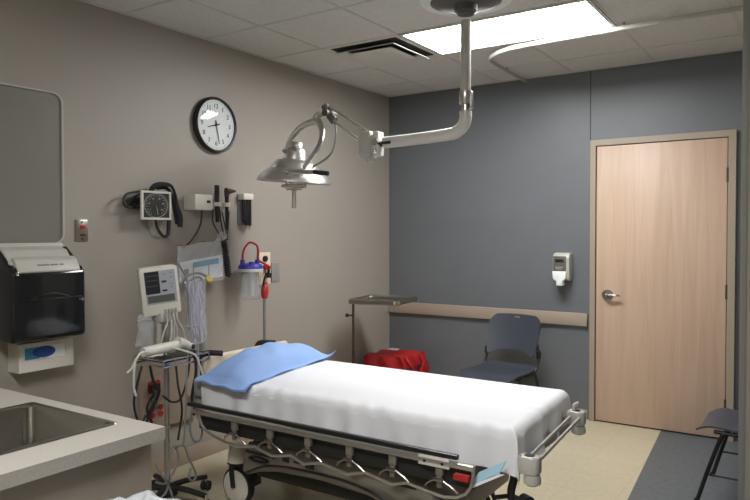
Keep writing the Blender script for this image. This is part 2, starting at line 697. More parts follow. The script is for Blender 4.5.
sh = obj('spring_box', w, M['lgrey'], sl)
w = B()
w.ball((1.185, AY - .036, 1.948), .014, 12)
w.rod((1.186, AY - .042, 2.0), (1.186, AY - .030, 2.0), .022)
obj('joint_knob', w, M['chrome'], sl)
p = lambda x, y, dy=0: on(x, y, 1, AY) + V((0, dy, 0))
w = B()
w.rod(p(369, 132.5), p(329, 106.5), .0085)
obj('spring_arm', w, M['steel'], sl)
w = B()
w.rod(p(363, 143.5), p(333, 120), .0085)
obj('spring_arm', w, M['steel'], sl)
w = B()
a, b_ = p(325, 106), p(334, 121)
w.tube([a, (a + b_) / 2 + V((-.004, 0, .0)), b_], .026, 14, 4)
w.rod((a + b_) / 2 + V((0, -.05, 0)), (a + b_) / 2 + V((0, .05, 0)), .022)
obj('elbow_joint', w, M['dgrey'], sl)
LC = on(294, 183, 1, AY)            # rim centre of the lamp dome
yk = p(317.5, 118)
w = B()
w.rod((a + b_) / 2, yk, .013)
w.tube([yk + V((0, 0, .028)), yk + V((.028, 0, 0)), yk + V((0, 0, -.028)), yk + V((-.028, 0, 0))], .010, 8, 6, closed=True)
obj('yoke_swivel', w, M['steel'], sl)
# yoke fork: two curved flat arms, either side of the dome
w = B()
w.tube([yk + V((-.01, .02, -.01)), on(303, 126, 1, AY + .06), on(292, 137, 1, AY + .09), on(287, 149, 1, AY + .09), on(286, 162, 1, AY + .085)], lambda u: (.012, .022), 10, 6, flat=(0, 1, 0))
obj('yoke_arm', w, M['lampal'], sl)
w = B()
w.tube([yk + V((.01, -.01, -.02)), on(322, 131, 1, AY - .05), on(320, 143, 1, AY - .09), on(313, 155, 1, AY - .11), on(304, 168, 1, AY - .11)], lambda u: (.012, .024), 10, 6, flat=(0, 1, 0))
obj('yoke_arm', w, M['lampal'], sl)
tilt = Matrix.Rotation(math.radians(5), 4, 'Y')
dome = [(0, .262), (.034, .262), (.042, .255), (.048, .225), (.064, .215), (.074, .190), (.080, .150), (.118, .142), (.152, .105), (.157, .090), (.168, .086), (.205, .055), (.234, .022), (.238, .004), (.230, 0), (.222, .006), (.160, .060), (0, .09)]
w = B()
w.lathe(dome, tilt, 56, LC)
obj('lamp_dome', w, M['lampal'], sl)
w = B()
w.lathe([(0, .034), (.185, .034), (.186, .026), (0, .022)], tilt, 40, LC)
obj('lamp_glass', w, M['lgrey'], sl)
w = B()
w.tube([V((.075 * math.cos(k * PI / 8), .075 * math.sin(k * PI / 8), -.020)) + LC for k in range(16)], .009, 8, 2, closed=True)
for k in range(3):
    an = k * 2 * PI / 3 + .5
    w.rod(LC + V((.075 * math.cos(an), .075 * math.sin(an), -.020)), LC + V((.06 * math.cos(an), .06 * math.sin(an), .03)), .006)
w.lathe([(0, -.040), (.050, -.038), (.052, -.046), (0, -.050)], None, 24, LC)
obj('lamp_guard', w, M['steel'], sl)
w = B()
w.rod(LC + V((0, 0, -.03)), LC + V((0, 0, -.160)), .014)
obj('sterile_handle', w, M['steel'], sl)
w = B()
w.rod(on(289, 172, 1, AY - .19), on(318, 172, 1, AY - .19), .012)
w.rod(on(289, 172, 1, AY - .19), LC + V((-.03, -.13, .06)), .008)
w.rod(on(312, 172, 1, AY - .19), LC + V((.09, -.12, .06)), .008)
hb = obj('grab_bar', w, M['steel'], sl)
w = B()
w.rod(on(314, 172, 1, AY - .19), on(328, 173.5, 1, AY - .19), .014)
obj('grip', w, M['rubber'], hb)
w = B()
w.ball(LC + V((.055, -.05, .22)), .018, 12)
obj('dome_knob', w, M['greyp'], sl)
w = B()
w.ball(LC + V((-.02, -.068, .20)), .014, 12)
obj('dome_knob', w, M['greyp'], sl)
w = B()
w.tube([p(335, 122), p(336, 136), p(333, 150), p(327, 158), p(318, 164), p(310, 168)], .007, 8, 6)
obj('lamp_cable', w, M['greyp'], sl)

# ================================================================== LEFT WALL THINGS
# framed board
t = thing('framed_board', 'dark grey framed panel with rounded corners above the towel dispenser', 'board', (0, -3.63, 1.41))
bw, bh, bc, bz = .84, .795, -3.258 - .42, 1.808
w = B()
w.ring(rrect(bc, bz, bw, bh, .055), rrect(bc, bz, bw - .018, bh - .018, .047), 0, .001, .024)
obj('frame', w, M['lgrey'], t)
w = B()
w.prism(rrect(bc, bz, bw - .016, bh - .016, .048), 0, .001, .014)
obj('panel', w, M['mirror'], t)

# call switch
t = thing('call_switch', 'steel emergency call plate with red button right of the framed board', 'switch', (0, -3.148, 1.483))
w = B()
w.box((0, -3.186, 1.425), (.007, -3.110, 1.542), .002)
obj('plate', w, M['nickel'], t)
w = B()
w.box((.006, -3.160, 1.492), (.009, -3.132, 1.514), .001)
w.rod((.009, -3.142, 1.500), (.014, -3.142, 1.500), .010)
obj('button', w, M['redp'], t)
w = B()
w.box((.006, -3.158, 1.455), (.0085, -3.128, 1.463))
w.rod((.006, -3.148, 1.53), (.0085, -3.148, 1.53), .005)
w.rod((.006, -3.148, 1.436), (.0085, -3.148, 1.436), .005)
obj('marking', w, M['black'], t)

# clock
cy, cz = -2.180, 2.182
t = thing('wall_clock', 'round black rimmed analogue clock high on the beige wall', 'clock', (0, cy, cz))
w = B()
w.lathe([(0, .0), (.176, 0), (.184, .010), (.182, .034), (.175, .042), (.167, .039), (.164, .024), (0, .024)], WX, 64, (0, cy, cz))
obj('rim', w, M['black'], t)
w = B()
w.lathe([(0, .024), (.1635, .024), (.1635, .026), (0, .026)], WX, 64, (0, cy, cz))
obj('face', w, M['clockf'], t)
w = B()
for k in range(1, 13):
    a = k * PI / 6
    w.text(str(k), .042, Matrix.Translation((.0268, cy + .122 * math.sin(a), cz + .122 * math.cos(a))) @ WX)
for k in range(60):
    a = k * PI / 30
    r0, r1 = .148, .156
    y0, z0 = math.sin(a), math.cos(a)
    w.rod((.0262, cy + r0 * y0, cz + r0 * z0), (.0262, cy + r1 * y0, cz + r1 * z0), .0016 if k % 5 == 0 else .0008, 4)
obj('numerals', w, M['black'], t)


def hand(b, ang, l, wd, x):
    d = V((0, math.sin(ang), math.cos(ang)))
    b.tube([V((x, cy, cz)) - d * .03, V((x, cy, cz)), V((x, cy, cz)) + d * l], lambda u: (.0012, wd * (1.1 - .5 * u)), 6, 0, flat=(1, 0, 0))


w = B()
hand(w, math.radians((8 + 28 / 60) * 30), .078, .006, .029)
obj('hour_hand', w, M['black'], t)
w = B()
hand(w, math.radians(28 * 6), .125, .0045, .031)
w.rod((.026, cy, cz), (.034, cy, cz), .007)
obj('minute_hand', w, M['black'], t)
w = B()
R_ = .166
w.lathe([(R_ * math.sin(k / 10 * .5) / math.sin(.5), .0385 + R_ / math.sin(.5) * (math.cos(k / 10 * .5) - math.cos(.5)) * .45) for k in range(0, 11)][::-1], WX, 64, (0, cy, cz))
obj('glass', w, M['glass'], t)

# towel dispenser
y0, y1 = -3.648, -3.272
t = thing('paper_towel_dispenser', 'black and grey paper towel dispenser below the framed board', 'dispenser', (0, (y0 + y1) / 2, .95))
w = B()
w.prism([(0.0, .955), (.10, .955), (.10, 1.30), (.06, 1.42), (0, 1.42)], 1, y0 + .015, y1 - .02, .004)
obj('back_housing', w, M['lgrey'], t)
w = B()
w.prism([(.04, .955), (.205, .945), (.222, .96), (.222, 1.27), (.200, 1.305), (.04, 1.315)], 1, y0, y1, .012, 3)
obj('front_cover', w, M['smoke'], t)
w = B()
w.box((.218, y0 + .02, 1.145), (.2262, y1 - .02, 1.151), .001)
w.tube([(.222, y0 + .09, 1.155), (.2255, (y0 + y1) / 2, 1.175), (.222, y1 - .09, 1.155)], .004, 6, 6)
obj('cover_lip', w, M['black'], t)
w = B()
w.prism([(.03, 1.31), (.180, 1.315), (.120, 1.385), (.03, 1.415)], 1, y0 + .012, y1 - .035, .006)
obj('top_cover', w, M['lgrey'], t)
w = B()
w.prism([(.150, 1.312), (.214, 1.275), (.221, 1.285), (.190, 1.338), (.158, 1.355)], 1, y0 + .03, y1 - .025, .004)
obj('name_strip', w, M['lgrey'], t)
w = B()
for k, (a, l) in enumerate(((.13, .06), (.20, .035), (.25, .015))):
    w.box((.205, y0 + a, 1.3115), (.2085, y0 + a + l, 1.3175))
o = obj('lettering', w, M['greyp'], t)
w = B()
w.rod((.22, y1 - .02, 1.132), (.228, y1 - .02, 1.132), .008)
w.box((.222, y0 + .015, 1.268), (.228, y0 + .03, 1.285), .002)
obj('lock', w, M['chrome'], t)
for s_ in (0,):
    w = B()
    w.prism([(.05, 1.30), (.206, 1.272), (.150, 1.345), (.08, 1.40), (.05, 1.40)], 1, y1 - .030, y1 - .010, .003)
    obj('side_cheek', w, M['smoke'], t)
    w = B()
    w.prism([(.05, 1.30), (.206, 1.272), (.150, 1.345), (.08, 1.40), (.05, 1.40)], 1, y0 + .002, y0 + .014, .002)
    obj('side_cheek', w, M['smoke'], t)

# glove box holder
y0, y1, z0, z1 = -3.556, -3.266, .780, .922
t = thing('glove_box', 'cream glove box holder with blue gloves showing under the towel dispenser', 'glove box', (0, (y0 + y1) / 2, z0))
w = B()
w.ring([(y0, z0), (y1, z0), (y1, z1), (y0, z1)], [(y0 + .03, z0 + .055), (y1 - .04, z0 + .055), (y1 - .04, z1 - .022), (y0 + .03, z1 - .022)], 0, -.001, .100)
obj('holder', w, M['offw'], t)
w = B()
w.box((.01, y0 + .012, z0 + .012), (.09, y1 - .012, z1 - .010))
obj('carton', w, M['paper'], t)
w = B()
w.box((.088, y0 + .03, z0 + .058), (.0915, y0 + .11, z1 - .024))
obj('print', w, M['cyan'], t)
w = B()
w.lathe([(0, 0), (.062, 0), (.058, .008), (.03, .014), (0, .012)], Matrix.Translation((.088, (y0 + y1) / 2 - .01, z0 + .09)) @ WX @ Matrix.Diagonal((1.0, .48, 1, 1)), 24)
obj('glove', w, M['glove'], t)

# sphygmomanometer
y0, y1, z0, z1 = -2.830, -2.618, 1.548, 1.716
t = thing('blood_pressure_gauge', 'square wall blood pressure gauge with black cuff and coiled tube', 'gauge', (0, (y0 + y1) / 2, z0))
w = B()
w.box((.05, y0 + .025, z0 + .015), (.09, y1 - .02, z1 - .015), .004)
w.box((-.001, y0 + .06, z0 + .04), (.035, y1 - .06, z1 - .04))
obj('case', w, M['beige'], t)
w = B()
w.ring([(y0, z0), (y1, z0), (y1, z1), (y0, z1)], [(y0 + .012, z0 + .012), (y1 - .012, z0 + .012), (y1 - .012, z1 - .012), (y0 + .012, z1 - .012)], 0, .088, .103)
obj('bezel', w, M['offw'], t)
w = B()
w.box((.08, y0 + .01, z0 + .01), (.096, y1 - .01, z1 - .01))
obj('dial', w, M['dial'], t)
gy, gz = (y0 + y1) / 2, (z0 + z1) / 2
w = B()
for k in range(36):
    a = math.radians(-150 + 300 * k / 35)
    r0, r1 = (.050, .068) if k % 2 == 0 else (.060, .068)
    w.rod((.0965, gy + r0 * math.sin(a) * 1.2, gz + r0 * math.cos(a)), (.0965, gy + r1 * math.sin(a) * 1.2, gz + r1 * math.cos(a)), 0.0010, 4)
w.tube([(.0965, gy + .071 * math.sin(2 * PI * k / 32) * 1.2, gz + .071 * math.cos(2 * PI * k / 32)) for k in range(32)], .0014, 5, 1, closed=True)
w.rod((.098, gy, gz), (.098, gy + .012, gz - .055), .0018, 5)
for k in range(6):
    a = math.radians(-125 + 250 * k / 5)
    w.text(str(k * 60), .011, Matrix.Translation((.0965, gy + .042 * math.sin(a) * 1.2, gz + .042 * math.cos(a))) @ WX)
obj('scale', w, M['ink'], t)
q = lambda x, y, d=.05: on(x, y, 0, d)
w = B()
w.tube([q(150, 191, .05), q(155, 186, .06), q(163, 184.5, .07), q(171, 186, .08), q(175, 194, .08), q(177, 206, .08), q(180, 217, .07), q(180, 227, .07)], lambda u: (.010, .013 + .005 * math.sin(u * 9)), 10, 6, flat=(1, 0, 0))
w.tube([q(157, 188, .04), q(166, 188, .05), q(172, 195, .05), q(174, 207, .05), q(177, 224, .05)], lambda u: (.010, .011), 10, 6, flat=(1, 0, 0))
obj('cuff', w, M['cuff'], t)
w = B()
w.tube([q(147, 190, .05), q(138, 191.5, .05), q(127, 194, .06), q(123.5, 201, .07), q(126, 206.5, .07), q(134, 206.5, .06), q(143, 201, .05)], .007, 8, 8)
w.tube([q(143, 193, .04), q(136, 196, .05), q(129, 202, .05), q(129, 206, .05), q(136, 208, .05), q(143, 206, .04)], .006, 8, 8)
w.tube([q(143, 199, .03), q(135, 199, .04), q(128, 201, .04), q(133, 204, .04), q(143, 202, .03)], .012, 8, 8)
w.tube([q(155, 217, .05), q(157, 227, .06), q(163, 236, .07), q(168, 234, .06), q(169, 222, .06), q(170, 215, .05)], lambda u: .007 + .006 * u, 8, 8)
obj('tubing', w, M['rubber'], t)
w = B()
w.tube([q(146, 214, .02), q(151, 234, .012), q(170, 239, .012)], .003, 6, 6)
obj('wall_bracket', w, M['greyp'], t)

# otoscope / ophthalmoscope set
y0, y1, z0, z1 = -2.437, -2.290, 1.615, 1.713
t = thing('otoscope_set', 'pale wall transformer holding two black diagnostic scopes, cords hanging', 'otoscope', (0, y0 + .07, z0))
w = B()
w.box((0, y0, z0), (.110, y1, z1), .006)
obj('transformer_box', w, M['offw'], t)
w = B()
w.box((.109, y0 + .095, z0 + .045), (.1125, y0 + .125, z0 + .062), .001)
obj('switch', w, M['black'], t)
w = B()
w.box((.0, y1, z0 + .012), (.060, -2.10, z1 - .055), .004)
for yy in (-2.230, -2.143):
    w.lathe([(.020, 0), (.026, .0), (.026, .026), (.020, .026), (.020, 0)], None, 20, (.083, yy, z0 + .028))
obj('cradle', w, M['offw'], t)
w = B()
w.tube([(.083, -2.230, 1.78), (.083, -2.230, 1.73), (.083, -2.230, 1.70), (.083, -2.228, 1.60), (.083, -2.226, 1.54)], lambda u: .016 - .003 * u, 12, 4)
w.box((.073, -2.243, 1.715), (.096, -2.217, 1.765), .006)
obj('ophthalmoscope', w, M['black'], t)
w = B()
w.tube([(.083, -2.143, 1.715), (.083, -2.143, 1.68), (.083, -2.143, 1.60), (.083, -2.143, 1.49)], lambda u: .015 - .006 * u, 12, 4)
sc = obj('otoscope', w, M['black'], t)
w = B()
w.tube([(.083, -2.143, 1.715), (.083, -2.140, 1.735), (.083, -2.135, 1.745)], .018, 12, 4)
w.lathe([(0, 0), (.024, 0), (.018, .03), (.006, .075), (0, .075)], axis_mx((.2, 1, .05)), 16, (.083, -2.150, 1.745))
obj('otoscope_head', w, M['brown'], sc)
w = B()
w.tube([q(202, 210, .05), q(201, 222, .03), q(197, 232, .03), q(190, 242, .05), q(183, 248, .08)], .005, 8, 8)
w.tube([q(213, 209, .06), q(213, 222, .04), q(219, 234, .06), q(224, 242, .09)], .004, 8, 8)
w.tube([q(219, 206, .08), q(221, 222, .07), q(224, 236, .09)], .005, 8, 8)
w.tube([q(229, 212, .08), q(228, 228, .07), q(226, 240, .09)], .004, 8, 8)
w.tube([q(222, 212, .07), q(225, 226, .05), q(228, 240, .07)], .004, 8, 8)
obj('cord', w, M['brown'], t)
w = B()
pts = []
for k in range(150):
    u = k / 149
    c = on(223.5 + 5 * u, 240 + 36 * u, 0, .12)
    a = u * 2 * PI * 15
    pts.append(c + V((.018 * math.cos(a), .018 * math.sin(a), 0)))
w.tube(pts, .0062, 6, 1)
obj('coiled_cord', w, M['rubber'], t)

# specula dispenser
t = thing('specula_dispenser', 'slim black specula dispenser with pale top right of the otoscopes', 'dispenser', (0, -1.93, 1.51))
w = B()
w.box((-.002, -1.965, 1.53), (.012, -1.868, 1.735), .003)
obj('back_plate', w, M['greyp'], t)
w = B()
w.box((0, -1.965, 1.700), (.064, -1.868, 1.742), .004)
obj('cap', w, M['offw'], t)
for k, (yy, zz) in enumerate(((-1.940, 1.545), (-1.914, 1.525), (-1.886, 1.520))):
    w = B()
    w.rod((.040, yy, zz), (.040, yy, 1.702), .014, 14)
    obj('specula_tube', w, M['black'], t)
w = B()
for yy in (-1.914, -1.886):
    w = B()
    w.rod((.040, yy, 1.500), (.040, yy, 1.526), .006)
    obj('specula_tip', w, M['greyp'], t)

# wall outlet plate & beige gas panel
w = B()
w.box((0, -1.625, 1.108), (.008, -1.538, 1.250), .003)
o = obj('outlet_plate', w, M['greyp'], None, (0, -1.58, 1.18))
tag(o, 'plain grey wall plate right of the beige suction panel', 'wall plate')
w = B()
w.rod((.007, -1.581, 1.235), (.010, -1.581, 1.235), .004)
w.rod((.007, -1.581, 1.123), (.010, -1.581, 1.123), .004)
obj('screw', w, M['steel'], o)
t = thing('suction_regulator', 'narrow beige wall plate with vacuum fittings behind the suction canister', 'regulator', (0, -1.72, .98))
w = B()
w.box((0, -1.775, 1.10), (.022, -1.652, 1.330), .004)
obj('plate', w, M['cream'], t)
w = B()
w.rod((.02, -1.715, 1.285), (.034, -1.715, 1.285), .022, 20)
w.rod((.02, -1.700, 1.165), (.060, -1.700, 1.165), .018, 16)
w.rod((.045, -1.700, 1.165), (.045, -1.700, 1.215), .010, 12)
obj('port', w, M['black'], t)
w = B()
w.rod((.02, -1.715, 1.225), (.05, -1.715, 1.225), .020, 18)
obj('regulator_knob', w, M['redp'], t)

# suction canister
cc = V((.125, -1.968, 1.218))
t = thing('suction_canister', 'clear suction canister with blue lid and looped red tube', 'canister', cc + V((0, 0, -.20)))
w = B()
w.lathe([(0, -.200), (.058, -.200), (.062, -.19), (.072, -.01)], None, 32, cc)
obj('jar', w, M['canp'], t)
w = B()
w.lathe([(0, -.008), (.084, -.010), (.086, .004), (.081, .010), (0, .012)], None, 32, cc)
obj('rim', w, M['white'], t)
w = B()
w.grid(lambda u, v: cc + V((( .054 + .008 * math.sin(u * 44) * (.3 + v)) * math.cos(2 * PI * u), (.054 + .008 * math.sin(u * 44) * (.3 + v)) * math.sin(2 * PI * u), -.015 - .165 * v)), 88, 8)
obj('liner', w, M['bag'], t)
w = B()
w.lathe([(0, .012), (.083, .010), (.083, .024), (.074, .038), (.045, .046), (0, .046)], None, 32, cc)
w.rod(cc + V((-.02, -.055, .03)), cc + V((-.02, -.055, .070)), .016)
w.rod(cc + V((.02, .045, .03)), cc + V((.02, .045, .070)), .016)
w.rod(cc + V((.04, -.03, .03)), cc + V((.04, -.03, .058)), .02)
obj('lid', w, M['bluelid'], t)
w = B()
a, c2 = cc + V((-.02, -.055, .065)), cc + V((.02, .055, .065))
w.tube([a, a + V((0, .004, .05)), a + V((.005, .025, .095)), (a + c2) / 2 + V((0, .0, .122)), c2 + V((0, -.012, .10)), c2 + V((0, .0, .05)), c2 + V((0, .005, 0)), c2 + V((-.02, .10, -.035)), c2 + V((-.05, .18, -.06)), V((.055, -1.72, 1.225))], .0075, 8, 8)
obj('tube', w, M['redp'], t)
w = B()
w.box((-.001, -2.00, 1.185), (.08, -1.95, 1.205), .003)
obj('bracket', w, M['lgrey'], t)

# supply bag on the wall with printed card
tl, tr, brr, bl = on(176, 247, 0, .10), on(223, 238, 0, .10), on(223, 279, 0, .10), on(177, 286, 0, .10)
t = thing('supply_bag', 'clear plastic bag holding a white card with blue stripe', 'bag', (.10, -2.43, 1.18))


def quad(u, v, off=0):
    a = tl.lerp(tr, u)
    b = bl.lerp(brr, u)
    return a.lerp(b, v) + V((off, 0, 0))


w = B()
w.grid(lambda u, v: quad(u, v, .012 + .035 * math.sin(PI * u) ** .6 * math.sin(PI * min(1, v + .05)) ** .6 + .009 * math.sin(u * 17 + v * 9) * math.sin(v * 13 + u * 5)), 36, 30)
w.grid(lambda u, v: quad(u, v, .006 - .02 * math.sin(PI * u) * math.sin(PI * v)), 12, 10)
obj('film', w, M['bag'], t)
w = B()
w.grid(lambda u, v: quad(.04 + .93 * u, .40 + .53 * v, .012), 8, 6, .006)
card = obj('card', w, M['paper'], t)
w = B()
w.grid(lambda u, v: quad(.30 + .55 * u, .46 + .13 * v, .019), 6, 2, .001)
obj('stripe', w, M['cyan'], card)
w = B()
for u0 in (.29, .62):
    w.grid(lambda u, v, u0=u0: quad(u0 + .02 * u, .46 + .46 * v, .0195), 1, 2, .001)
w.grid(lambda u, v: quad(.10 + .10 * u, .60 + .16 * v, .0195), 1, 1, .001)
obj('print', w, M['greyp'], card)
w = B()
w.tube([quad(.80, -.05, .03), quad(.88, -.12, .035), quad(.97, -.10, .03), quad(1.0, .05, .02)], .014, 8, 6)
obj('twist', w, M['bag'], t)
w = B()
for u0 in (.25, .75):
    w.rod(quad(u0, .03, -.11), quad(u0, .03, .03), .004)
obj('hook', w, M['steel'], t)

# tangle of clear tubing packs below the bag
t = thing('tubing_pack', 'long clear sleeve of pale purple tubing hanging below the printed bag', 'tubing', (.24, -2.66, .85))


def sl_(u, v):
    c = on(195 + 2.5 * v, 281 + 63 * v, 0, .26)
    wd = .078 * (1 - .12 * v) + .006 * math.sin(v * 11)
    a = 2 * PI * u
    return c + V((.030 * math.sin(a) + .006 * math.sin(v * 21 + u * 12), wd * math.cos(a), .004 * math.sin(u * 30)))


w = B()
w.grid(sl_, 24, 24)
obj('sleeve', w, M['bag'], t)
w = B()
for k in range(5):
    o_ = (k - 2) * 4.0
    w.tube([on(196 + o_ * (.7 + .25 * math.sin(j * 1.7 + k)) + j * .35, 282 + j * 8.6, 0, .255 + .014 * math.sin(k * 2.1 + j)) for j in range(8)], .006, 6, 5)
obj('tubes', w, M['purple'], t)
w = B()
w.tube([on(201, 342, 0, .26), on(202, 352, 0, .26), on(202, 366, 0, .26)], .030, 12, 4)
obj('end_connector', w, M['greyp'], t)
w = B()
w.tube([on(183, 283, 0, .24), on(188, 276, 0, .2), on(198, 273, 0, .19), on(207, 277, 0, .2), on(211, 284, 0, .22)], .008, 8, 6)
w.tube([on(186, 288, 0, .25), on(191, 280, 0, .23), on(199, 277, 0, .22), on(205, 283, 0, .24)], .006, 8, 6)
w.tube([on(178, 263, 0, .22), on(182, 270, 0, .22), on(187, 280, 0, .23), on(188, 300, 0, .25), on(190, 330, 0, .26)], .005, 8, 6)
obj('loops', w, M['cord'], t)
w = B()
w.lathe([(0, -.012), (.02, -.01), (.024, 0), (.02, .01), (0, .012)], axis_mx((.8, -.3, .5)), 14, on(209, 279, 0, .22))
obj('tag', w, M['yellow'], t)

# headwall outlet panel with red emergency sockets
y0, y1, z0, z1 = -2.79, -2.36, .29, .70
t = thing('electrical_outlet', 'low beige wall unit with red emergency sockets behind the monitor stand', 'outlet', (0, (y0 + y1) / 2, z0))
w = B()
w.box((0, y0, z0), (.035, y1, z1), .005)
obj('panel', w, M['trim'], t)
for (yy, zz) in ((-2.735, .548), (-2.68, .548), (-2.715, .397), (-2.66, .397)):
    w = B()
    w.box((.034, yy - .032, zz - .055), (.040, yy + .032, zz + .055), .002)
    pl = obj('socket_plate', w, M['beige'], t)
    w = B()
    for d in (-.021, .021):
        w.rod((.039, yy, zz + d), (.045, yy, zz + d), .018, 18)
    obj('socket', w, M['redp'], pl)
w = B()
for i, (a, b_) in enumerate((((152, 388), (150, 405)), ((157, 386), (147, 425)))):
    w.box(on(a[0], a[1], 0, .06) - V((.02, .016, .016)), on(a[0], a[1], 0, .06) + V((.015, .016, .016)), .004)
    w.tube([on(a[0], a[1], 0, .07), on(a[0] + 2, a[1] + 7, 0, .09), on(b_[0] + 1, b_[1] - 6, 0, .06), on(b_[0] - 3, b_[1] + 4, 0, .06), on(b_[0] + 2, b_[1] + 18, 0, .06)], .008, 8, 6)
obj('power_cord', w, M['rubber'], t)

# ================================================================== BACK WALL THINGS
t = thing('soap_dispenser', 'grey and white soap dispenser on the blue wall beside the door', 'dispenser', (1.67, 0, 1.055))
w = B()
w.prism([(-.0, 1.09), (-.0, 1.30), (-.03, 1.312), (-.085, 1.302), (-.100, 1.27), (-.095, 1.10), (-.06, 1.085)], 0, 1.590, 1.722, .008, 3)
obj('housing', w, M['lgrey'], t)
w = B()
w.box((1.596, -.106, 1.155), (1.698, -.092, 1.285), .006)
cov = obj('cover', w, M['dgrey'], t)
w = B()
w.box((1.614, -.109, 1.235), (1.682, -.104, 1.262), .003)
obj('window', w, M['black'], cov)
w = B()
w.box((1.614, -.108, 1.195), (1.676, -.105, 1.20))
w.box((1.614, -.108, 1.182), (1.666, -.105, 1.186))
obj('lettering', w, M['lgrey'], cov)
w = B()
w.prism([(1.594, 1.165), (1.704, 1.165), (1.700, 1.105), (1.678, 1.090), (1.678, 1.052), (1.626, 1.052), (1.626, 1.090), (1.600, 1.105)], 1, -.125, -.060, .006)
obj('push_lever', w, M['paper'], t)

# ================================================================== CHAIRS
def make_chair(label):
    """origin on the floor under the seat centre; the chair faces -y"""
    t = thing('stacking_chair', label, 'chair', (0, 0, 0), 'blue plastic stacking chairs')

    def seat(u, v):
        x = (u - .5) * 2
        y = v                                   # 0 front .. 1 rear
        half = .235 * (1 - .10 * y ** 2) * (1 - .16 * max(0, (.18 - y) / .18) ** 2)
        z = .416 + .018 * x * x * (1 - .5 * y) - .012 * math.sin(PI * y) - .045 * max(0, (.22 - y) / .22) ** 2 + .02 * max(0, (y - .8) / .2) ** 2
        return V((x * half, -.245 + .46 * y, z))
    w = B()
    w.grid(seat, 20, 20, .010)
    obj('seat', w, M['chairp'], t)

    def backpt(x, z):                            # back plane leans backwards, curved round the sitter
        s = (z - .50) / .33
        return V((x, .205 + .115 * s - .035 * (x / .21) ** 2 + .012 * math.sin(PI * s), z))
    # back shell: grid with rounded top, arched lower edge and a grip slot
    tt = bmesh.new()
    nu, nv = 36, 28
    vs = {}
    for i in range(nu + 1):
        for j in range(nv + 1):
            x = (i / nu - .5) * 2
            hw = .222 - .012 * (1 - j / nv)
            lo = .497 + .046 * max(0, 1 - (abs(x) / .90) ** 3)
            e = abs(x)
            hi = .817 - .008 * e * e - (.055 * ((e - .72) / .28) ** 2 if e > .72 else 0)
            lo2 = lo + (.03 * ((e - .85) / .15) ** 2 if e > .85 else 0)
            z = lo2 + (hi - lo2) * j / nv
            vs[i, j] = tt.verts.new(backpt(x * hw, z))
    for i in range(nu):
        for j in range(nv):
            if 16 <= i < 20 and j == 25:
                continue
            tt.faces.new((vs[i, j], vs[i + 1, j], vs[i + 1, j + 1], vs[i, j + 1]))
    bmesh.ops.recalc_face_normals(tt, faces=tt.faces[:])
    bmesh.ops.solidify(tt, geom=tt.faces[:], thickness=.010)
    w = B()
    w._merge(tt)
    obj('backrest', w, M['chairp'], t)
    for s in (-1, 1):
        w = B()
        w.tube([(s * .245, -.225, .012), (s * .232, -.170, .20), (s * .222, -.115, .365), (s * .215, -.09, .392)], .0115, 10, 6)
        obj('front_leg', w, M['chairm'], t)
        w = B()
        w.tube([(s * .245, .275, .012), (s * .232, .225, .20), (s * .222, .165, .365), (s * .218, .12, .392)], .0115, 10, 6)
        obj('rear_leg', w, M['chairm'], t)
        w = B()
        w.tube([(s * .215, -.150, .392), (s * .218, .0, .390), (s * .220, .14, .392), (s * .222, .205, .47), (s * .214, .222, .55), (s * .205, .230, .60)], .0115, 10, 6)
        obj('side_frame', w, M['chairm'], t)
        for yy in (-.227, .277):
            w = B()
            w.lathe([(0, 0), (.015, 0), (.014, .022), (0, .022)], None, 12, (s * .245, yy, 0))
            obj('foot_cap', w, M['rubber'], t)
        w = B()
        w.box((s * .222 - .014, .20, .495), (s * .222 + .014, .235, .555), .006)
        obj('back_bracket', w, M['chairm'], t)
    for a, b, r in (((-.216, -.10, .390), (.216, -.10, .390), .009), ((-.218, .12, .390), (.218, .12, .390), .009),
                    ((-.236, -.183, .16), (-.236, .232, .16), .005), ((.236, -.183, .16), (.236, .232, .16), .005)):
        w = B()
        w.rod(a, b, r)
        obj('stretcher', w, M['chairm'], t)
    return t


def copy_tree(o, parent=None):
    c = o.copy()
    COL.objects.link(c)
    if parent is not None:
        c.parent = parent
    for ch in list(o.children):
        copy_tree(ch, c)
    return c


c1 = make_chair('slate blue plastic chair against the blue wall below the chair rail')
c2_ = copy_tree(c1)
c2_['label'] = 'slate blue plastic chair right of the door, mostly behind the wall corner'
c1.location = (1.315, -.50, 0)
c1.rotation_euler = (0, 0, math.radians(-4))
c2_.location = (3.055, -1.10, 0)
c2_.rotation_euler = (0, 0, math.radians(-92))

# ================================================================== RED BAG
X0, X1, Y0, Y1, ZT = .055, .495, -.56, -.15, .425
t = thing('red_bag', 'red nylon emergency bag with white tag on the floor in the corner', 'bag', ((X0 + X1) / 2, (Y0 + Y1) / 2, 0))


def bagpt(u, v, top):
    pass


tt = bmesh.new()
bmesh.ops.create_cube(tt, size=1)
bmesh.ops.subdivide_edges(tt, edges=tt.edges[:], cuts=9, use_grid_fill=True)
for v in tt.verts:
    x, y, z = v.co * 2
    # squash towards a soft box
    k = 1 - .10 * (max(abs(x), abs(y)) ** 6) * (abs(z) ** 6)
    bul = .05 * (1 - y * y) * (1 - z * z)
    dz = .10 * (1 - x * x) * (1 - y * y) if z > 0 else 0
    lean = .10 * x * (z > 0) * z
    v.co = V(((X0 + X1) / 2 + (X1 - X0) / 2 * x * k * (1 - .06 * (z > 0) * z) + .012 * math.sin(z * 9 + y * 5),
              (Y0 + Y1) / 2 + (Y1 - Y0) / 2 * y * k + .015 * math.sin(x * 7 + z * 4),
              ZT / 2 * (1 + z) + dz * .16 + .008 * math.sin(x * 8 + y * 6) * (z > -.9) + lean * .06))
bmesh.ops.recalc_face_normals(tt, faces=tt.faces[:])
w = B()
w._merge(tt)
for v in w.bm.verts:
    v.co.z = max(v.co.z, 0.001)
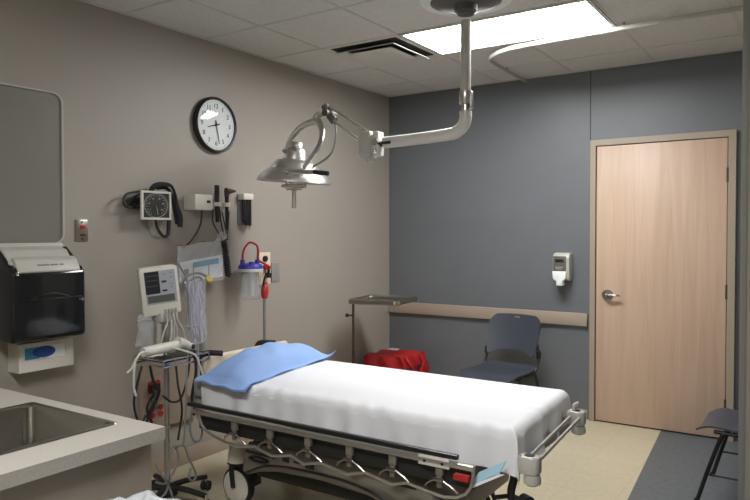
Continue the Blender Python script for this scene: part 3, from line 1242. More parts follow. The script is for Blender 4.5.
obj('bag_body', w, M['red'], t, sharp=60)
w = B()
w.tube([(X0 + .02, Y0 - .002, .33), ((X0 + X1) / 2, Y0 - .012, .335), (X1 - .02, Y0 + .002, .33), (X1 + .006, (Y0 + Y1) / 2, .335), (X1 - .01, Y1 - .01, .33)], .007, 6, 6)
obj('zip', w, M['cuff'], t)
w = B()
w.tube([(X1 - .03, Y0 + .09, .425), (X1 + .012, Y0 + .10, .36), (X1 + .022, (Y0 + Y1) / 2, .26), (X1 + .012, Y1 - .10, .35), (X1 - .03, Y1 - .09, .425)], lambda u: (.005, .018), 8, 6, flat=(1, 0, 0))
w.tube([(X0 + .1, Y0 - .005, .20), ((X0 + X1) / 2 + .02, Y0 - .03, .12), (X1 - .1, Y0 - .005, .20)], lambda u: (.005, .018), 8, 6, flat=(0, 1, 0))
obj('strap', w, M['red'], t)
w = B()
w.box((.25, -.42, .462), (.33, -.36, .470), .001, mx=None)
obj('tag', w, M['paper'], t)

# ================================================================== MAYO STAND
t = thing('instrument_stand', 'steel tray stand with tall post beside the red bag', 'stand', (.29, -1.0, 0))
zt = .93
cth, sth = math.cos(math.radians(10)), math.sin(math.radians(10))
cr = [V((.43 + a * cth - b * sth, -.769 + a * sth + b * cth, zt)) for a, b in ((-.2, -.215), (.2, -.215), (.2, .215), (-.2, .215))]
w = B()
for i in range(4):
    a, b_ = cr[i], cr[(i + 1) % 4]
    w.tube([a, b_], (.020, .008), 8, 0, flat=(0, 0, 1))
obj('tray_frame', w, M['nickel'], t)
w = B()
ins = [c.lerp((cr[0] + cr[2]) / 2, .03) for c in cr]
w.prism([(c.x, c.y) for c in ins], 2, zt - .014, zt - .008)
obj('tray', w, M['nickel'], t)
w = B()
for i in (1, 3):
    w.box(cr[i] - V((.02, .02, .014)), cr[i] + V((.02, .02, .016)), .005)
obj('corner_clip', w, M['chrome'], t)
w = B()
QX, QY = .292, -.995
w.rod((QX, QY, .03), (QX, QY, zt - .012), .010, 14)
w.rod((QX, QY, .03), (QX, QY, .55), .014, 14)
obj('post', w, M['bronze'], t)
w = B()
w.rod((QX, QY, .82), (QX - .04, QY - .02, .82), .007)
w.ball((QX - .043, QY - .022, .82), .017, 12)
obj('height_knob', w, M['black'], t)
feet = ((QX + .32, QY), (QX, QY - .22), (QX, QY + .22))
for fx, fy in feet:
    w = B()
    w.rod((QX, QY, .052), (fx, fy, .052), .013)
    bs = obj('base_leg', w, M['nickel'], t)
    w = B()
    w.rod((fx, fy - .010, .024), (fx, fy + .010, .024), .0235, 14)
    w.rod((fx, fy, .024), (fx, fy, .055), .008, 8)
    obj('caster', w, M['rubber'], bs)

# ================================================================== STRETCHER BED
BX0, BX1, BY0, BY1 = .50, 2.400, -2.900, -2.095
MT = .700                       # mattress top
bed = thing('stretcher_bed', 'wheeled hospital stretcher with folded side rails and taupe base', 'stretcher', (1.45, -2.57, 0))
w = B()
w.box((BX0 + .06, BY0 + .022, .585), (BX1 - .064, BY1 - .012, MT), .03, 3)
obj('mattress', w, M['mattress'], bed)
w = B()
for y in (BY0 + .045, BY1 - .075):
    w.box((BX0, y, .535), (BX1 - .03, y + .03, .580), .004)
for x in (BX0 + .02, 1.2, 1.9, BX1 - .06):
    w.box((x, BY0 + .05, .535), (x + .05, BY1 - .05, .575), .003)
w.box((BX0 + .05, BY0 + .05, .570), (BX1 - .07, BY1 - .05, .585))
obj('litter_frame', w, M['frameg'], bed)
w = B()
w.box((.505, -2.765, .60), (.545, -2.065, .785), .016, 3)
obj('head_board', w, M['cream'], bed)
for y in (-2.735, -2.30):
    w = B()
    w.tube([(.500, y, .60), (.495, y, .70), (.495, y, .775), (.520, y + .005, .800), (.565, y + .02, .803), (.60, y + .05, .80)], .016, 12, 6)
    obj('push_handle', w, M['rubber'], bed)


def siderail(ys, sgn):
    r = B()
    r.box((.66, ys - .012, .580), (2.20, ys + .012, .599), .004)
    rail = obj('side_rail', r, M['black'], bed)
    r = B()
    r.box((.70, ys - .016 + .004 * sgn, .552), (2.27, ys + .014 + .004 * sgn, .571), .003)
    obj('rail_bar', r, M['bedmet'], rail)
    r = B()
    wv = [(.74, .560), (.776, .50), (.84, .456), (1.02, .434), (1.125, .45), (1.245, .428), (1.355, .448), (1.437, .426), (1.529, .445), (1.68, .427), (1.765, .449), (1.905, .429), (1.97, .446), (2.146, .428), (2.235, .455), (2.27, .52), (2.265, .56)]
    r.tube([(x, ys + sgn * (.006 + .010 * (i % 2)), z) for i, (x, z) in enumerate(wv)], .0068, 8, 2)
    obj('lower_tube', r, M['bedmet'], rail)
    for x in (.99, 1.22, 1.45, 1.68, 1.90, 2.12):
        r = B()
        r.box((x - .017, ys - .010, .505), (x + .017, ys + .012, .556), .004)
        r.box((x - .014, ys - .006, .455), (x + .010, ys + .008, .505), .003)
        arm = obj('rail_hinge', r, M['shroud'], rail)
        r = B()
        r.box((x - .022, ys + sgn * .014 - .006, .484), (x + .022, ys + sgn * .014 + .006, .497), .003)
        r.tube([(x + .02, ys + sgn * .012, .488), (x + .06, ys + sgn * .014, .470), (x + .085, ys + sgn * .012, .452)], .0038, 6, 4)
        r.tube([(x - .02, ys + sgn * .012, .488), (x - .05, ys + sgn * .014, .470), (x - .06, ys + sgn * .012, .455)], .0038, 6, 4)
        obj('latch', r, M['nickel'], arm)
    r = B()
    r.box((.72, ys + .022 * -sgn - .006, .470), (2.26, ys + .022 * -sgn + .006, .535), .003)
    obj('rail_panel', r, M['rubber'], rail)
    return rail


rl = siderail(-2.985, -1)
siderail(-2.03, 1)
w = B()
w.box((2.03, -3.004, .540), (2.17, -2.992, .580), .003)
pl = obj('release_plate', w, M['offw'], bed)
w = B()
for x in (2.06, 2.14):
    w = B()
    w.rod((x, -3.003, .558), (x, -3.007, .558), .006)
    obj('screw', w, M['black'], pl)
w = B()
w.box((2.19, -3.012, .508), (2.255, -2.985, .532), .005)
obj('release_grip', w, M['redp'], bed)

# base shroud: long moulded hood, arched below
w = B()
top = [(.94, .27), (.96, .39), (1.0, .425), (1.4, .44), (1.90, .43), (2.02, .40), (2.07, .31)]
bot = [(2.07, .21), (1.98, .19), (1.90, .24), (1.72, .30), (1.45, .315), (1.18, .305), (1.05, .28), (.97, .25)]
w.prism(top + bot, 1, -2.895, -2.135, .02, 3)
base = obj('base_hood', w, M['shroud'], bed)
w = B()
w.tube([(.98, -2.898, .27), (1.15, -2.898, .335), (1.45, -2.898, .352), (1.70, -2.898, .335), (1.98, -2.898, .25)], .006, 6, 6)
obj('trim_line', w, M['black'], base)
w = B()
w.box((.98, -2.900, .372), (1.17, -2.894, .386))
w.box((1.22, -2.900, .370), (1.26, -2.894, .392))
w.box((1.29, -2.900, .376), (1.33, -2.894, .386))
w.box((1.36, -2.900, .366), (1.41, -2.894, .386))
w.tube([(1.0, -2.898, .35), (1.06, -2.898, .362), (1.13, -2.898, .35), (1.06, -2.898, .338)], .006, 6, 4, closed=True)
w.box((1.86, -2.900, .385), (1.96, -2.894, .40))
obj('marking', w, M['black'], base)
w = B()
w.box((.70, -2.60, .215), (2.02, -2.40, .30), .01)
w.box((.99, -2.84, .235), (2.02, -2.20, .30), .01)
obj('base_frame', w, M['rubber'], bed)
w = B()
for x in (1.05, 1.82):
    w.lathe([(0, .40), (.065, .40), (.065, .49), (.052, .49), (.052, .54), (0, .54)], None, 24, (x, -2.50, 0))
obj('lift_column', w, M['greyp'], bed)


def caster(x, y, ang):
    d = V((math.cos(ang), math.sin(ang), 0))      # axle direction
    g = V((-d.y, d.x, 0))                          # rolling direction
    c = V((x, y, .105))
    r = B()
    r.lathe([(0, -.022), (.082, -.022), (.100, -.016), (.105, 0), (.100, .016), (.082, .022), (0, .022)], axis_mx(d), 32, c)
    wh = obj('caster_wheel', r, M['rubber'], bed)
    r = B()
    for s in (-1, 1):
        r.lathe([(0, .022), (.085, .021), (.088, .024), (.07, .033), (0, .036)], axis_mx(d * s), 28, c)
    obj('wheel_cover', r, M['offw'], wh)
    r = B()
    for s in (-1, 1):
        r.tube([c + d * s * .044 + V((0, 0, -.0)), c + d * s * .044 + V((0, 0, .08)) - g * .01, c + d * s * .034 + V((0, 0, .125)) - g * .02], lambda u: (.006, .018), 8, 4, flat=d)
    r.box(c + V((-.045, -.045, .115)), c + V((.045, .045, .135)), .008)
    r.tube([c + g * .118 + V((0, 0, .02)), c + g * .105 + V((0, 0, .07)), c + g * .05 + V((0, 0, .115)), c + V((0, 0, .125))], lambda u: (.007, .05), 8, 5, flat=(0, 0, 1))
    obj('caster_fork', r, M['rubber'], bed)
    r = B()
    r.lathe([(0, .135), (.060, .135), (.056, .17), (.048, .225), (0, .232)], None, 24, c + V((0, 0, -.105 + .105)))
    obj('caster_hood', r, M['offw'], bed)


caster(.755, -2.725, math.radians(-88))
caster(1.97, -2.76, math.radians(-60))
caster(.755, -2.28, math.radians(-110))
caster(1.92, -2.28, math.radians(-70))
# foot end: bumper blocks, cross bars, black pedal post
for x, y in ((2.468, -2.925), (2.418, -2.185)):
    w = B()
    w.prism([(x_ + x, y_ + y) for x_, y_ in rrect(0, 0, .080, .064, .020)], 2, .562, .630, .010, 2)
    bb = obj('bumper_block', w, M['bumper'], bed)
    w = B()
    w.lathe([(0, .6305), (.020, .6305), (.020, .6320), (0, .6320)], None, 16, (x, y, 0))
    obj('socket', w, M['black'], bb)
    w = B()
    w.lathe([(0, .522), (.022, .522), (.032, .529), (.033, .545), (.028, .562), (0, .563)], None, 24, (x + .012, y - .004, 0))
    obj('bumper_roller', w, M['lgrey'], bb)
for d in (-.022, .022):
    w = B()
    w.tube([(2.468 + d, -2.90, .602), (2.418 + d, -2.21, .602)], (.009, .006), 8, 0, flat=(0, 0, 1))
    obj('foot_bar', w, M['bumper'], bed)
for y in (-2.880, -2.185):
    w = B()
    w.box((2.24, y, .562), (2.45, y + .03, .590), .004)
    obj('foot_bracket', w, M['frameg'], bed)
w = B()
w.tube([(2.375, -2.84, .56), (2.372, -2.84, .50), (2.362, -2.845, .44), (2.375, -2.85, .37), (2.395, -2.85, .30)], .016, 10, 6)
w.rod((2.365, -2.845, .43), (2.315, -2.90, .43), .009)
w.lathe([(0, -.02), (.026, -.02), (.026, .02), (0, .02)], axis_mx((1, -.6, 0)), 16, (2.43, -2.86, .425))
w.rod((2.365, -2.845, .43), (2.43, -2.86, .425), .009)
obj('foot_pedal', w, M['rubber'], bed)
w = B()
w.ball((2.41, -2.175, .650), .014, 10)
w.tube([(2.41, -2.195, .63), (2.41, -2.185, .655), (2.42, -2.165, .662)], .008, 8, 4)
obj('catch', w, M['lgrey'], bed)

# IV pole plugged into the bed head
w = B()
w.rod((.53, -2.268, .56), (.53, -2.268, 1.09), .0105, 14)
ivp = tag(obj('infusion_pole', w, M['greyp'], None, (.53, -2.268, .56)), 'thin grey pole with red top at the head of the bed', 'pole')
w = B()
w.lathe([(0, 1.07), (.018, 1.07), (.024, 1.10), (.022, 1.135), (.012, 1.15), (0, 1.152)], None, 16, (.53, -2.268, 0))
w.rod((.53, -2.288, 1.125), (.53, -2.248, 1.165), .007)
obj('pole_top', w, M['redp'], ivp)
w = B()
w.tube([(.53, -2.283, 1.145), (.53, -2.272, 1.18), (.53, -2.262, 1.205)], .007, 8, 4)
obj('pole_hook', w, M['black'], ivp)

# ------------------------------------------------------------------ bed sheet
SX0, SX1 = .66, BX1 + .004
ST = MT + .006


LX, WY_ = SX1 - SX0, BY1 - BY0
RF = .042                       # rounded sheet edge


def fold(d):                    # distance past the start of the bend -> (outward, drop)
    if d < RF * PI / 2:
        return RF * math.sin(d / RF), RF * (1 - math.cos(d / RF))
    return RF, RF + d - RF * PI / 2


def drape(a, kind, t):
    """a: length along the bed; kind/t: -1 near hang (0 edge .. 1 hem), 0 top (0 near .. 1 far), 1 far hang"""
    x0 = min(a, LX - RF)
    ox, zx = fold(max(0, a - (LX - RF)))
    dx = max(0, a - (LX - RF))
    f = min(1, a / LX)
    hn = RF + .112 + .030 * f + .007 * math.sin(f * 7 + .5) + .004 * math.sin(f * 23)
    dn = hn * t if kind < 0 else 0
    df = (RF + .10) * t if kind > 0 else 0
    on_, zn = fold(dn)
    of, zf = fold(df)
    y = BY0 + RF + (WY_ - 2 * RF) * (t if kind == 0 else (0 if kind < 0 else 1))
    y += -on_ * (dn > 0) + of * (df > 0)
    x = SX0 + x0 + ox * (dx > 0)
    h = max(zn, zf)
    drop = (zx ** 4 + h ** 4) ** .25
    c = min(dx, max(dn, df))
    x += (.20 if dn > df else .03) * c
    y += (-.30 if dn > df else .10) * c
    hang = max(0, h - .02)
    y -= (dn > 0) * hang * (.06 + .09 * math.sin(x * 19 + math.sin(x * 8) * 2) + .05 * math.sin(x * 47))
    x += max(0, zx - .02) * (.05 + .10 * math.sin(y * 24 + 1) + .05 * math.sin(y * 55))
    x -= .050 * min(1, max(0, (y - BY0) / WY_)) * f
    z = ST - drop
    # creases running in from the tucked edges, slack over the top
    yn, fx = (y - BY0) / WY_, (SX1 - x) / .5
    ed = math.exp(-max(0, yn) / .10)
    z += ed * (dn < .06) * .0045 * (math.sin(x * 31 + 3 * math.sin(x * 11)) + .6 * math.sin(x * 63 + y * 30))
    z += math.exp(-max(0, fx) / .18) * (dx < .06) * .004 * math.sin(y * 37 + 2 * math.sin(y * 15))
    if kind == 0 and dx == 0:
        z += (.0025 * math.sin(x * 13 + y * 7) + .002 * math.sin(x * 5 - y * 17)) * min(1, 8 * t, 8 * (1 - t))
    return V((x, y, z))


ca = [LX * .97 * i / 150 for i in range(150)] + [LX * .97 + (LX * .03 + .15) * i / 34 for i in range(35)]
rows = [(-1, 1 - i / 26) for i in range(26)] + [(0, i / 44) for i in range(45)] + [(1, (i + 1) / 18) for i in range(18)]
nu, nv = len(ca) - 1, len(rows) - 1
w = B()
w.grid(lambda u, v: drape(ca[round(u * nu)], *rows[round(v * nv)]), nu, nv)
sh = tag(obj('bed_sheet', w, M['sheet'], None, (1.5, -2.57, ST), sharp=80), 'white sheet stretched over the stretcher mattress', 'sheet')
# pale blue pad peeping out under the near foot corner
w = B()
P1, P2, P3, P4 = on(506, 461, 1, -2.95), on(479, 472, 1, -2.965), on(470, 486, 1, -2.985), on(499, 474, 1, -2.975)
w.grid(lambda u, v: (P1.lerp(P2, u)).lerp(P4.lerp(P3, u), v) + V((0, 0, .004 * math.sin(u * 6) * v)), 8, 8, .004)
o = tag(obj('absorbent_pad', w, M['pad'], None, (2.3, -2.97, .58)), 'pale blue pad corner sticking out under the white sheet', 'pad')
w = B()
Q3, Q4 = on(471, 488.5, 1, -2.988), on(505, 474.5, 1, -2.975)
w.grid(lambda u, v: (P4.lerp(P3, u)).lerp(Q4.lerp(Q3, u), v) + V((0, -.002, 0)), 8, 3, .004)
obj('white_edge', w, M['sheet'], o)

# ------------------------------------------------------------------ pillow
cA, cB, cC, cD = V((.650, -2.935, 0)), V((.53, -2.16, 0)), V((.905, -2.035, 0)), V((1.035, -2.965, 0))


def pil(u, v, top):
    b = cA.lerp(cB, v).lerp(cD.lerp(cC, v), u)
    x, y = 2 * u - 1, 2 * v - 1
    e = max(0, 1 - (abs(x) / .93) ** 3.0) ** .9 * max(0, 1 - (abs(y) / .95) ** 3.6) ** .9 if abs(x) < .93 and abs(y) < .95 else 0
    pin = .028 * (abs(x) ** 2 * (1 - y * y) * (1 if x < 0 else -1))
    wr = .007 * math.sin(5 * x + 7 * y + 2 * math.sin(4 * y)) + .004 * math.sin(11 * x - 6 * y)
    th = .086 * e + wr * e + .004
    z = .712 + (th if top else 0) + .030 * e * top
    yy = b.y
    if yy < BY0:
        z -= (BY0 - yy) * .30
    if yy > BY1:
        z += (yy - BY1) * .05
    if not top:
        z -= .002 if yy > BY0 else .004
    return V((b.x + pin, yy, z + .040 * abs(x) ** 6 * abs(y) ** 6 * (x > 0) * (y > 0) + (.006 * math.sin(9 * y + 3) * abs(x) ** 6 + .006 * math.sin(8 * x) * abs(y) ** 8) * .6))


w = B()
w.grid(lambda u, v: pil(u, v, 1), 40, 40)
w.grid(lambda u, v: pil(u, v, 0), 40, 40)
bmesh.ops.remove_doubles(w.bm, verts=w.bm.verts[:], dist=.0005)
bmesh.ops.recalc_face_normals(w.bm, faces=w.bm.faces[:])
tag(obj('pillow', w, M['pillow'], None, (.82, -2.57, .71), sharp=80), 'light blue pillow at the head of the stretcher', 'pillow')

# ================================================================== VITAL SIGNS MONITOR ON STAND
SXp, SYp = .42, -2.926
vs_ = thing('monitor_stand', 'rolling stand with pole, cable tray and black base left of the bed', 'stand', (SXp, SYp, 0))
K = lambda x, y, d=0: on(x, y, 0, SXp + d)
w = B()
w.rod((SXp, SYp, .06), (SXp, SYp, 1.03), .0155, 16)
obj('pole', w, M['bedmet'], vs_)
w = B()
w.lathe([(0, .05), (.055, .05), (.05, .09), (.022, .11), (0, .11)], None, 24, (SXp, SYp, 0))
for k in range(5):
    a = k * 2 * PI / 5 + .2
    e = V((SXp + .25 * math.cos(a), SYp + .25 * math.sin(a), .075))
    w.tube([(SXp, SYp, .09), (SXp + .12 * math.cos(a), SYp + .12 * math.sin(a), .092), e], lambda u: (.014, .022 - .006 * u), 10, 4, flat=(0, 0, 1))
obj('base', w, M['rubber'], vs_)
for k in range(5):
    a = k * 2 * PI / 5 + .2
    e = V((SXp + .25 * math.cos(a), SYp + .25 * math.sin(a), 0))
    w = B()
    for s in (-.014, .014):
        w.lathe([(0, -.009), (.026, -.009), (.028, 0), (.026, .009), (0, .009)], axis_mx((math.sin(a + .5), -math.cos(a + .5), 0)), 18, e + V((s * math.sin(a + .5), -s * math.cos(a + .5), .028)))
    cs = obj('caster', w, M['rubber'], vs_)
    w = B()
    w.rod(e + V((0, 0, .03)), e + V((0, 0, .085)), .010)
    obj('caster_stem', w, M['chrome'], cs)
TZ = .805
w = B()
TY = SYp + .03
w.box((SXp - .10, TY - .145, TZ - .012), (SXp + .12, TY + .145, TZ), .006)
tray = obj('tray', w, M['black'], vs_)
w = B()
for z in (TZ + .004, TZ - .030):
    w.tube([(SXp + .01 + sx * .120, TY + sy * .155, z) for sx, sy in ((-1, -1), (-1, 1), (1, 1), (1, -1))], .005, 8, 0, closed=True)
for sx, sy in ((-1, -1), (-1, 1), (1, 1), (1, -1), (1, 0), (1, .5), (1, -.5)):
    w.rod((SXp + .01 + sx * .120, TY + sy * .155, TZ + .004), (SXp + .01 + sx * .120, TY + sy * .155, TZ - .030), .004)
obj('tray_rail', w, M['chrome'], tray)
w = B()
w.box((SXp - .05, SYp - .05, .99), (SXp + .02, SYp + .05, 1.04), .006)
w.rod((SXp - .015, SYp + .045, .82), (SXp - .015, SYp + .045, 1.04), .022, 14)
w.rod((SXp - .015, SYp - .035, .82), (SXp - .015, SYp - .035, 1.04), .014, 14)
obj('mount', w, M['lgrey'], vs_)
w = B()
w.tube([K(151, 328, -.05), K(180, 327, -.05)], .004, 8, 0)
w.tube([K(180, 327, -.05), K(198, 327, -.05), K(200, 340, -.05)], .003, 8, 3)
obj('cross_bar', w, M['greyp'], vs_)
# monitor
mon = thing('vital_signs_monitor', 'white patient monitor with grey and black screen on the rolling stand', 'monitor', (SXp, SYp, 1.03))
bc_ = (K(139.5, 268.5) + K(180, 312.5) + K(175, 265) + K(144, 317)) / 4
ez = V((-.02, -.11, 1)).normalized()                       # screen up, leaning left
nx = (V((.90, -.52, .10)) - ez * V((.90, -.52, .10)).dot(ez)).normalized()
ey = ez.cross(nx)
MM = Matrix((ey, ez, nx)).transposed().to_4x4()
MM.translation = bc_
mw, mh = .198, .258
w = B()
w.prism(rrect(0, 0, mw, mh, .012), 2, -.075, .008, .004, mx=MM)
w.prism(rrect(0, -.005, mw - .05, mh - .06, .012), 2, -.105, -.07, .004, mx=MM)
obj('body', w, M['offw'], mon)
w = B()
w.prism(rrect(.004, .020, .160, .178, .004), 2, .0075, .0095, mx=MM)
scn = obj('screen', w, M['lcd'], mon)
w = B()
w.box((-.074, -.012, .009), (.000, .107, .0105), mx=MM)
w.box((.010, .043, .009), (.036, .054, .0105), mx=MM)
w.box((.010, -.005, .009), (.036, .005, .0105), mx=MM)
obj('dark_display', w, M['lcdd'], scn)
w = B()
w.box((-.068, -.060, .009), (.072, -.022, .0105), mx=MM)
obj('status_bar', w, M['lcdg'], scn)
w = B()
for z in (.085, .060, .030):
    w.tube([MM @ V((-.068 + .06 * i / 20, z + .004 * math.sin(i * 2.2 + z * 90), .0108)) for i in range(21)], .0006, 4, 0)
for (xx, zz) in ((.055, .09), (.055, .065), (.055, .03), (.055, .012), (.02, .085)):
    w.box((xx, zz, .009), (xx + .012, zz + .006, .0106), mx=MM)
obj('trace', w, M['greyp'], scn)
w = B()
for i in range(4):
    w.rod(MM @ V((.015 + .018 * i, -.105, .006)), MM @ V((.015 + .018 * i, -.128, .020)), .006, 10)
obj('cable_connector', w, M['greyp'], mon)
w = B()
for i, e in enumerate(((160, 345), (168, 350), (174, 348), (182, 352))):
    a = MM @ V((.015 + .018 * i, -.126, .020))
    w.tube([a, a + V((.01, 0, -.04)), (a + K(e[0], e[1], .05)) / 2 + V((.02, .01 * (i - 1), -.01)), K(e[0], e[1], .06)], .0045, 6, 6)
obj('lead', w, M['lgrey'], mon)

# handheld probe lying on the tray
ph = thing('handheld_probe', 'white cylindrical handheld device lying on the cable tray', 'probe', K(165, 350, .08))
zt = TZ + .028
w = B()
pa, pb = K(143, 352.5, .10), K(182, 344, .10)
w.tube([pa, pa.lerp(pb, .1), pa.lerp(pb, .85), pb], lambda u: .027 - .006 * abs(u - .45), 16, 4)
obj('barrel', w, M['offw'], ph)
w = B()
w.tube([pb + V((0, -.03, .012)), pb + V((.0, .01, .0)), pb + V((0, .05, -.022))], lambda u: .032 - .010 * u, 14, 5)
w.box(pb + V((-.02, .035, -.035)), pb + V((.02, .075, -.005)), .008)
obj('probe_head', w, M['offw'], ph)
w = B()
w.lathe([(.0, 0), (.014, 0), (.014, .004), (0, .004)], axis_mx((1, .2, 0)), 16, pb + V((.024, .055, -.02)))
obj('button', w, M['rubber'], ph)

# clear bag on the tray's left
t = thing('clear_pouch', 'crumpled clear pouch at the left end of the cable tray', 'pouch', K(145, 345, -.03))
w = B()


def pouch(u, v):
    a = 2 * PI * u
    c = K(145.5, 346 - 31 * v, -.03)
    rr = .052 * (1 - .25 * v) + .008 * math.sin(a * 3 + v * 8)
    return c + V((rr * .6 * math.cos(a), rr * 1.05 * math.sin(a), .006 * math.sin(a * 4)))


w.grid(pouch, 24, 12)
obj('film', w, M['bag'], t)
w = B()
w.tube([K(137, 322, -.03), K(145, 319, -.03), K(154, 321, -.03)], .007, 8, 4)
obj('rim', w, M['greyp'], t)

# loose cables on the stand
w = B()
w.tube([K(150, 352, .14), K(141, 353, .16), K(136, 360, .17), K(132, 368, .17), K(127, 373, .17)], .0055, 8, 6)
obj('white_cable', w, M['wcord'], vs_)
w = B()
w.tube([K(136, 358, .17), K(134, 372, .17), K(134, 388, .16), K(136, 396, .16)], .0055, 8, 6)
obj('white_cable', w, M['wcord'], vs_)
w = B()
w.tube([K(170, 347, .12), K(188, 352, .16), K(196, 356, .17), K(200, 366, .17), K(204, 378, .17)], .0055, 8, 6)
obj('white_cable', w, M['wcord'], vs_)
w = B()
w.tube([K(198, 345, .1), K(197, 380, .15), K(193, 402, .15), K(190, 425, .15), K(193, 440, .15), K(200, 440, .15), K(202, 428, .15), K(196, 410, .15), K(193, 395, .15)], .006, 8, 8)
obj('grey_cable', w, M['cord'], vs_)
w = B()
w.tube([K(187, 365, .15), K(186, 400, .16), K(184, 440, .16), K(179, 446, .16), K(173, 448, .17), K(170, 460, .17), K(168, 480, .18)], .006, 8, 8)
obj('grey_cable', w, M['cord'], vs_)
w = B()
w.tube([K(178, 446, .16), K(184, 446, .16), K(189, 458, .16), K(196, 475, .15), K(192, 481, .15), K(189, 476, .15), K(191, 468, .15)], .006, 8, 8)
obj('grey_cable', w, M['cord'], vs_)
w = B()
w.tube([K(176, 447, .16), K(178, 460, .15), K(172, 475, .16), K(168, 482, .16), K(172, 495, .16), K(175, 505, .16)], .0055, 8, 8)
obj('grey_cable', w, M['cord'], vs_)
w = B()
w.tube([K(156, 465, .16), K(163, 477, .16), K(168, 482, .16), K(166, 492, .16), K(160, 499, .16)], .0055, 8, 8)
obj('grey_cable', w, M['cord'], vs_)
w = B()
w.tube([K(156, 482, .18), K(162, 484, .18), K(168, 482, .17), K(174, 470, .16)], .0055, 8, 8)
obj('grey_cable', w, M['cord'], vs_)
w = B()
w.tube([K(150, 366, .1), K(153, 380, .08), K(157, 390, .06), K(152, 405, .08), K(147, 418, .06)], .007, 8, 6)
obj('black_cable', w, M['rubber'], vs_)
w = B()
w.tube([K(190, 352, .12), K(188, 375, .13), K(181, 398, .12), K(172, 402, .1), K(163, 396, .1)], .0055, 8, 6)
obj('black_cable', w, M['rubber'], vs_)
w = B()
w.tube([K(176, 366, .12), K(178, 385, .13), K(182, 410, .13), K(178, 440, .12)], .0055, 8, 6)
obj('black_cable', w, M['rubber'], vs_)
w = B()
w.tube([K(194, 350, .13), K(196, 372, .15), K(192, 396, .15), K(194, 415, .14)], .008, 8, 6)
obj('black_cable', w, M['rubber'], vs_)
w = B()
w.tube([K(142, 366, .12), K(137, 385, .12), K(134, 405, .11), K(140, 425, .1), K(146, 415, .1)], .0055, 8, 6)
obj('black_cable', w, M['rubber'], vs_)

# ================================================================== COUNTER, SINK, BIN
CXf, CYe, CZ = 1.805, -4.070, .910
sx0, sx1, sy0, sy1 = 1.215, 1.668, -4.64, -4.124
t = thing('base_cabinet', 'beige laminate base cabinet below the sink counter', 'cabinet', (1.0, -4.8, 0))
w = B()
cx1, cy1 = CXf - .035, CYe - .022
w.box((cx1 - .02, -5.6, .10), (cx1, cy1, CZ - .0375), .001)
w.box((.002, cy1 - .02, .10), (cx1 - .02, cy1, CZ - .0375), .001)
w.box((.002, -5.6, .10), (.02, cy1 - .02, CZ - .0375))
w.box((.02, -5.6, .10), (cx1 - .02, -5.58, CZ - .0375))
w.box((.02, -5.58, .10), (cx1 - .02, cy1 - .02, .12))
obj('body', w, M['cabinet'], t)
w = B()
w.box((.002, -5.6, 0), (CXf - .10, CYe - .06, .10))
obj('toe_kick', w, M['rubber'], t)
w = B()
ct_ = B()
oc = [(.002, -5.6), (CXf, -5.6), (CXf, CYe), (.002, CYe)]
ic = [(sx0 + .012, sy0 + .012), (sx1 - .012, sy0 + .012), (sx1 - .012, sy1 - .012), (sx0 + .012, sy1 - .012)]
ct_.ring(oc, ic, 2, CZ - .037, CZ)
tag(obj('countertop', ct_, M['counter'], None, (1.0, -4.8, CZ)), 'beige laminate countertop around the steel sink', 'countertop')
t = thing('sink', 'rectangular stainless steel sink set in the countertop', 'sink', ((sx0 + sx1) / 2, (sy0 + sy1) / 2, CZ))
w = B()
mx_, my_ = (sx0 + sx1) / 2, (sy0 + sy1) / 2
w_, h_ = sx1 - sx0, sy1 - sy0
rings = [(w_, h_, .015, CZ + .001), (w_ - .004, h_ - .004, .015, CZ + .004), (w_ - .034, h_ - .034, .02, CZ + .004), (w_ - .044, h_ - .044, .03, CZ - .004), (w_ - .050, h_ - .050, .035, CZ - .19), (w_ - .08, h_ - .08, .05, CZ - .212), (w_ - .12, h_ - .12, .05, CZ - .218), (.02, .02, .009, CZ - .223)]
tt = bmesh.new()
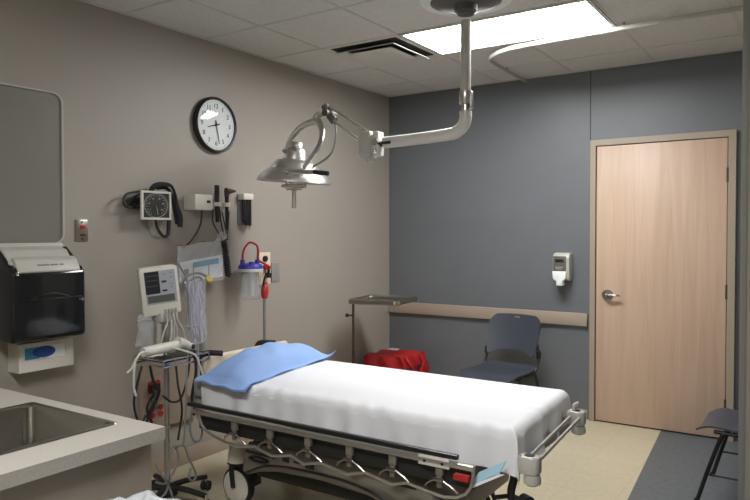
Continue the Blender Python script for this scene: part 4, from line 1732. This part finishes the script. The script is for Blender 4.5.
rv = [[tt.verts.new((x, y, z)) for x, y in rrect(mx_, my_, a, b_, r)] for a, b_, r, z in rings]
for r1, r2 in zip(rv[:-1], rv[1:]):
    for i in range(len(r1)):
        j = (i + 1) % len(r1)
        tt.faces.new((r1[i], r1[j], r2[j], r2[i]))
tt.faces.new(rv[-1])
bmesh.ops.recalc_face_normals(tt, faces=tt.faces[:])
w._merge(tt)
obj('basin', w, M['sink'], t)
w = B()
w.lathe([(0, .002), (.02, .002), (.03, .006), (.042, .004), (.044, 0), (0, 0)], None, 24, (mx_, my_, CZ - .2215))
obj('drain', w, M['chrome'], t)

t = thing('waste_bin', 'waste bin with crumpled clear white liner in front of the cabinet', 'bin', (1.965, -4.295, 0))
w = B()
w.lathe([(0, .0), (.125, 0), (.130, .01), (.150, .72), (.156, .73), (.150, .735), (.144, .72), (.124, .02), (0, .02)], None, 40, (1.965, -4.295, 0))
obj('bin_body', w, M['lgrey'], t)
w = B()


def liner(u, v):
    a = 2 * PI * u
    rr = .160 + .014 * math.sin(7 * a + 1) * (1 - v) + .008 * math.sin(13 * a)
    if v < .5:
        z = .60 + .125 * v * 2
        r = rr
    else:
        k = (v - .5) * 2
        z = .725 + .062 * math.sin(k * PI * .75) + .018 * math.sin(5 * a + k * 6) * k
        r = rr * (1 - .80 * k) + .01 * math.sin(9 * a) * k
    return V((1.965 + r * math.cos(a), -4.295 + r * math.sin(a), z))


w.grid(liner, 64, 24)
obj('liner', w, M['liner'], t, sharp=70)

# ================================================================== RENDER LOOK
wd = bpy.data.worlds.new('world')
wd.use_nodes = True
wd.node_tree.nodes['Background'].inputs[0].default_value = (.02, .02, .02, 1)
scene.world = wd
scene.view_settings.view_transform = 'Standard'
scene.view_settings.look = 'None'
scene.view_settings.gamma = 1
scene.view_settings.use_curve_mapping = False
scene.view_settings.exposure = 0.14
scene.cycles.max_bounces = 10
scene.cycles.diffuse_bounces = 6
scene.cycles.transparent_max_bounces = 16
scene.cycles.use_denoising = True
